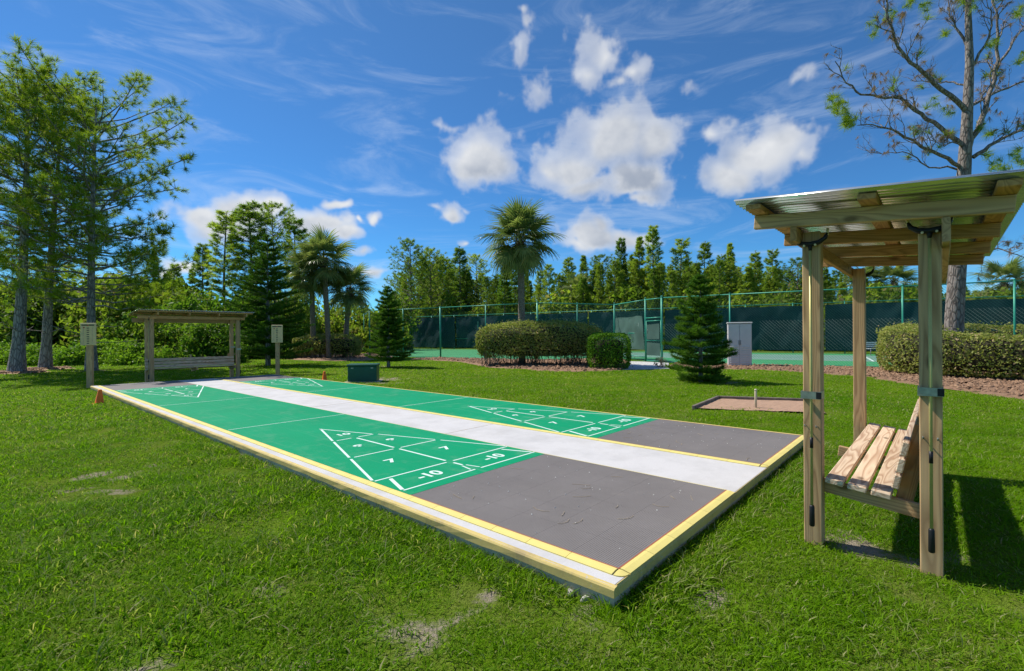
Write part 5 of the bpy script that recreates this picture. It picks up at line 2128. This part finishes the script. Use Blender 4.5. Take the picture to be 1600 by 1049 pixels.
# the half-bare pine at the right
def build_bare_pine():
    base = D(1489, 540, 15.9)
    base.z = 0
    r = thing('bare_pine', 'half dead pine with pale scaly trunk and sparse needles at the right', 'tree', base)
    rd = random.Random(21)
    mb = MB()
    dp0 = base.y
    P = lambda x, y, dd=0: D(x, y, dp0 + dd) - base
    tr = [Vector((0, 0, -.2)), Vector((0, 0, .3)), P(1491, 500), P(1497, 400), P(1505, 290), P(1511, 190), P(1515, 100), P(1513, 30), P(1512, -60), P(1510, -160)]
    mb.tube(tr, [.31, .275, .25, .23, .195, .15, .115, .09, .06, .03], 14)
    cen, dr, cb, db = [], [], [], []

    def twig(p, d, L, lv, rad):
        n = 4
        pts = [p]
        dd = d.copy()
        for i in range(n):
            dd = (dd + Vector((rd.uniform(-.38, .38), rd.uniform(-.38, .38), rd.uniform(-.26, .40)))).normalized()
            pts.append(pts[-1] + dd * L / n)
        mb.tube(pts, [rad * (1 - .75 * i / n) for i in range(n + 1)], 4 if lv else 5, False)
        if lv > 0:
            for _ in range(rd.randint(2, 4)):
                s = rd.uniform(.25, 1)
                i = min(n - 1, int(s * n))
                q = pts[i].lerp(pts[i + 1], s * n - i)
                nd = (dd + Vector((rd.uniform(-.9, .9), rd.uniform(-.9, .9), rd.uniform(-.35, .8)))).normalized()
                twig(q, nd, L * rd.uniform(.4, .7), lv - 1, rad * .55)
        x = rd.random()
        if x < .13 and lv < 2:
            cb.append(pts[-1][:])
            db.append((dd - Vector((0, 0, .7)))[:])
        elif x < .155 and lv < 2:
            cen.append(pts[-1][:])
            dr.append((dd + Vector((0, 0, .2)))[:])

    def limb(pxs, d0, d1, r0, tw=9, lt=.75):
        n = len(pxs)
        pts = [P(x, y, d0 + (d1 - d0) * i / (n - 1)) for i, (x, y) in enumerate(pxs)]
        # finer, slightly crooked path
        fine = []
        for i in range(n - 1):
            for s in (0, .34, .67):
                q = pts[i].lerp(pts[i + 1], s)
                if s:
                    q += Vector((rd.uniform(-.04, .04), rd.uniform(-.05, .05), rd.uniform(-.04, .04)))
                fine.append(q)
        fine.append(pts[-1])
        m = len(fine)
        r0 *= 1.0
        tw = int(tw * 1.25)
        mb.tube(fine, [r0 * (1 - .82 * i / (m - 1)) for i in range(m)], 7, False)
        for _ in range(tw):
            s = rd.uniform(.22, 1.0) * (m - 1)
            i = min(m - 2, int(s))
            q = fine[i].lerp(fine[i + 1], s - i)
            d = (fine[i + 1] - fine[i]).normalized()
            nd = (d + Vector((rd.uniform(-.9, .9), rd.uniform(-.9, .9), rd.uniform(-.25, .95)))).normalized()
            twig(q, nd, lt * rd.uniform(.5, 1.3), 2, r0 * .20 + .003)
        return fine[-1]
    limb([(1503, 262), (1470, 243), (1440, 230), (1400, 205), (1372, 198), (1340, 196)], 0, -.8, .065, 12)
    limb([(1506, 228), (1470, 200), (1440, 178), (1408, 154), (1375, 152), (1345, 148), (1322, 130), (1305, 96)], 0, .5, .075, 12)
    limb([(1511, 176), (1486, 150), (1450, 120), (1422, 98), (1398, 62), (1386, 20), (1384, -10)], 0, -.6, .085, 14)
    limb([(1515, 78), (1500, 52), (1484, 25), (1482, -20)], 0, .4, .05, 8)
    limb([(1513, 232), (1532, 190), (1548, 140), (1560, 95), (1558, 40), (1552, -20)], 0, .3, .10, 12)
    limb([(1552, 120), (1572, 85), (1585, 60), (1600, 40), (1625, 10)], .3, .9, .05, 8)
    limb([(1520, 246), (1545, 228), (1575, 212), (1606, 198), (1650, 180)], 0, -.5, .07, 9)
    limb([(1517, 165), (1545, 150), (1575, 138), (1610, 122), (1650, 115)], 0, 1.0, .05, 9)
    limb([(1504, 268), (1480, 260), (1452, 262), (1420, 240), (1390, 238), (1360, 240)], 0, .7, .035, 10, .6)
    limb([(1514, 110), (1540, 70), (1550, 40), (1548, 10)], 0, -.5, .05, 8)
    limb([(1512, 135), (1490, 128), (1470, 130), (1440, 120)], 0, 1.0, .035, 8, .6)
    limb([(1508, 230), (1488, 222), (1472, 228), (1448, 215)], 0, -1.0, .03, 8, .5)
    limb([(1499, 395), (1520, 392), (1560, 388), (1590, 398), (1640, 420)], 0, -1.2, .035, 9, .6)
    limb([(1510, -40), (1470, -60), (1420, -80)], 0, 0, .05, 10)
    limb([(1512, -30), (1560, -50), (1610, -70)], 0, 0, .05, 10)
    put('trunk', mb.mesh('trunk', M['bark_light']), r)
    # the needle bunches the photograph shows, then the scattered ones
    for x, y, n in ((1313, 168, 13), (1322, 190, 13), (1304, 158, 7), (1363, 46, 4), (1392, 20, 5), (1430, 205, 3), (1470, 60, 3), (1452, 10, 4), (1550, 62, 4), (1596, 90, 5), (1530, 195, 4), (1545, 210, 4), (1556, 255, 5), (1582, 240, 5), (1598, 258, 4), (1572, 262, 4), (1540, 245, 3), (1595, 15, 5), (1480, 168, 3), (1455, 158, 3), (1520, 8, 4), (1420, 4, 5), (1500, 0, 5)):
        for _ in range(n):
            q = P(x + rd.uniform(-9, 9), y + rd.uniform(-9, 9), rd.uniform(-.5, .5))
            cen.append(q[:])
            dr.append((rd.uniform(-1, 1), rd.uniform(-1, 1), rd.uniform(-.4, .6)))
    for x, y, n in ((1385, 40, 10), (1398, 55, 8), (1440, 65, 4), (1378, 118, 4), (1360, 125, 3), (1415, 160, 4), (1478, 10, 4), (1553, 180, 4), (1390, 235, 4), (1480, 160, 4), (1405, 25, 6), (1372, 132, 4), (1425, 170, 3)):
        for _ in range(n):
            q = P(x + rd.uniform(-9, 9), y + rd.uniform(-9, 9), rd.uniform(-.5, .5))
            cb.append(q[:])
            db.append((rd.uniform(-.5, .5), rd.uniform(-.5, .5), -.8))
    V, F = tufts(cen, dr, 54, .30, .011, 1.4, .05)
    put('needles', np_mesh('needles', V, F, M['needle_a']), r)
    V, F = tufts(cb, db, 30, .20, .009, .9, .25)
    tag(put('dry_needles', np_mesh('dry_needles', V, F, M['needle_brown']), r), 'hanging bunches of dead brown needles')


build_bare_pine()


# ------------------------------------------------------------------ grass
def clump_mesh(seed, n, rad, h, wid, coarse=1.0):
    rng = np.random.default_rng(seed)
    a = rng.uniform(0, 2 * np.pi, n)
    rr_ = rad * np.sqrt(rng.random(n))
    base = np.stack([rr_ * np.cos(a), rr_ * np.sin(a), 0 * a - .008], -1)
    az = rng.uniform(0, 2 * np.pi, n)
    lean = rng.uniform(.25, 1.3, n)
    d = np.stack([np.cos(az) * np.sin(lean), np.sin(az) * np.sin(lean), np.cos(lean)], -1)
    L = h * rng.uniform(.5, 1.35, n)[:, None]
    ta = az + np.pi / 2 + rng.normal(0, .5, n)
    side = np.stack([np.cos(ta), np.sin(ta), rng.normal(0, .2, n)], -1) * (wid * rng.uniform(.6, 1.3, n)[:, None] / 2)
    mid = base + d * L * .55
    flat_ = np.stack([np.cos(az), np.sin(az), 0 * az], -1)
    tip = mid + (d * .45 + flat_ * .30 - np.array([0, 0, .12])) * L
    tip[:, 2] = np.maximum(tip[:, 2], .004)
    V = np.stack([base - side * .8, base + side * .8, mid + side, mid - side, tip], 1).reshape(-1, 3)
    i = np.arange(n)[:, None] * 5
    F = np.concatenate([i + [[0, 1, 2]], i + [[0, 2, 3]], i + [[3, 2, 4]]], 1).reshape(-1, 3)
    return np_mesh('grass_clump', V, F, M['grass'])


def build_grass():
    rng = np.random.default_rng(99)
    protos = [clump_mesh(1, 300, .18, .044, .0048), clump_mesh(2, 300, .18, .032, .0046), clump_mesh(3, 200, .18, .070, .0058),
              clump_mesh(4, 300, .42, .038, .009), clump_mesh(5, 300, .42, .050, .010), clump_mesh(6, 320, .95, .045, .022)]
    objs = [bpy.data.objects.new('grass_clump', m) for m in protos]
    pts, rot, scl, idx = [], [], [], []

    def scatter(r0, r1, dens, ids, bare_lim, smin, smax):
        span = 1.22
        n = int(dens * span * 2 * r1 * (r1 - r0))
        y = rng.uniform(r0, r1, n)
        x = rng.uniform(-1, 1, n) * span * r1
        k = np.abs(x) < span * y + .8
        x, y = x[k], y[k]
        for poly in (COURT, TENNIS, BED_RIGHT, BED_MID, BED_LEFT, PATH, PIT):
            k = ~inside(poly, x, y)
            x, y = x[k], y[k]
        bf = bare_field(x, y) + rng.normal(0, .10, len(x))
        k = bf < bare_lim
        x, y, bf = x[k], y[k], bf[k]
        k = (rng.random(len(x)) > np.clip(bf, 0, .9) * 1.22)
        x, y = x[k], y[k]
        pts.append(np.stack([x, y, lawn_z(x, y)], -1))
        rot.append(rng.uniform(0, 6.28, len(x)))
        s = rng.uniform(smin, smax, len(x)) * (.70 + .6 * fbm(x * .8 + 31, y * .8, 3))
        scl.append(s)
        # taller weeds gather in patches
        c = rng.integers(0, len(ids), len(x))
        if len(ids) == 3:
            patch = fbm(x * .9 + 50, y * .9 + 20, 3)
            c = np.where((c == 2) & (patch < .52), rng.integers(0, 2, len(x)), c)
        idx.append(np.array(ids)[c])
    scatter(1.2, 4.2, 56, (0, 1, 2), .80, .80, 1.25)
    scatter(4.2, 8.0, 38, (0, 1, 2), .80, .85, 1.35)
    scatter(8.0, 16.0, 11, (3, 4), .45, .8, 1.3)
    scatter(16.0, 34.0, 2.6, (5,), .5, .8, 1.3)
    P = np.concatenate(pts)
    # weeds and long blades against the slab edge
    ex, n = [], 420
    for _ in range(n):
        s = rng.random()
        if s < .55:
            c = CWD(SL_X0 - rng.uniform(.03, .10), rng.uniform(0, 15.8))
        else:
            c = CWD(rng.uniform(SL_X0, SL_X1), SL_Y0 - rng.uniform(.03, .10))
        ex.append(c[:])
    ex = np.array(ex)
    P = np.concatenate([P, ex])
    ROT = np.concatenate(rot + [rng.uniform(0, 6.28, n)])
    SCL = np.concatenate(scl + [rng.uniform(.6, 1.3, n)])
    IDX = np.concatenate(idx + [np.full(n, 2)])
    me = bpy.data.meshes.new('grass')
    me.vertices.add(len(P))
    me.vertices.foreach_set('co', P.astype(np.float32).ravel())
    for nm, typ, arr in (('rot', 'FLOAT', ROT.astype(np.float32)), ('scl', 'FLOAT', SCL.astype(np.float32)), ('idx', 'INT', IDX.astype(np.int32))):
        a = me.attributes.new(nm, typ, 'POINT')
        a.data.foreach_set('value', arr)
    o = put('grass', me)
    tag(o, 'short green lawn grass with uneven blades', None, None, 'stuff')
    ng = bpy.data.node_groups.new('grass', 'GeometryNodeTree')
    ng.interface.new_socket('Geometry', in_out='INPUT', socket_type='NodeSocketGeometry')
    ng.interface.new_socket('Geometry', in_out='OUTPUT', socket_type='NodeSocketGeometry')
    N, Lk = ng.nodes, ng.links
    gi, go = N.new('NodeGroupInput'), N.new('NodeGroupOutput')
    jn = N.new('GeometryNodeJoinGeometry')

    def attr(nm, typ):
        a = N.new('GeometryNodeInputNamedAttribute')
        a.data_type = typ
        a.inputs['Name'].default_value = nm
        return a.outputs['Attribute']
    ar, asc, ai = attr('rot', 'FLOAT'), attr('scl', 'FLOAT'), attr('idx', 'INT')
    cx = N.new('ShaderNodeCombineXYZ')
    Lk.new(ar, cx.inputs[2])
    for k, ob in enumerate(objs):
        cmp = N.new('FunctionNodeCompare')
        cmp.data_type = 'INT'
        cmp.operation = 'EQUAL'
        Lk.new(ai, cmp.inputs['A'] if cmp.inputs['A'].type == 'INT' else cmp.inputs[2])
        (cmp.inputs[3]).default_value = k
        ip = N.new('GeometryNodeInstanceOnPoints')
        oi = N.new('GeometryNodeObjectInfo')
        oi.inputs['Object'].default_value = ob
        Lk.new(gi.outputs[0], ip.inputs['Points'])
        Lk.new(cmp.outputs[0], ip.inputs['Selection'])
        Lk.new(oi.outputs['Geometry'], ip.inputs['Instance'])
        Lk.new(cx.outputs[0], ip.inputs['Rotation'])
        Lk.new(asc, ip.inputs['Scale'])
        Lk.new(ip.outputs[0], jn.inputs[0])
    Lk.new(jn.outputs[0], go.inputs[0])
    md = o.modifiers.new('grass', 'NODES')
    md.node_group = ng


build_grass()
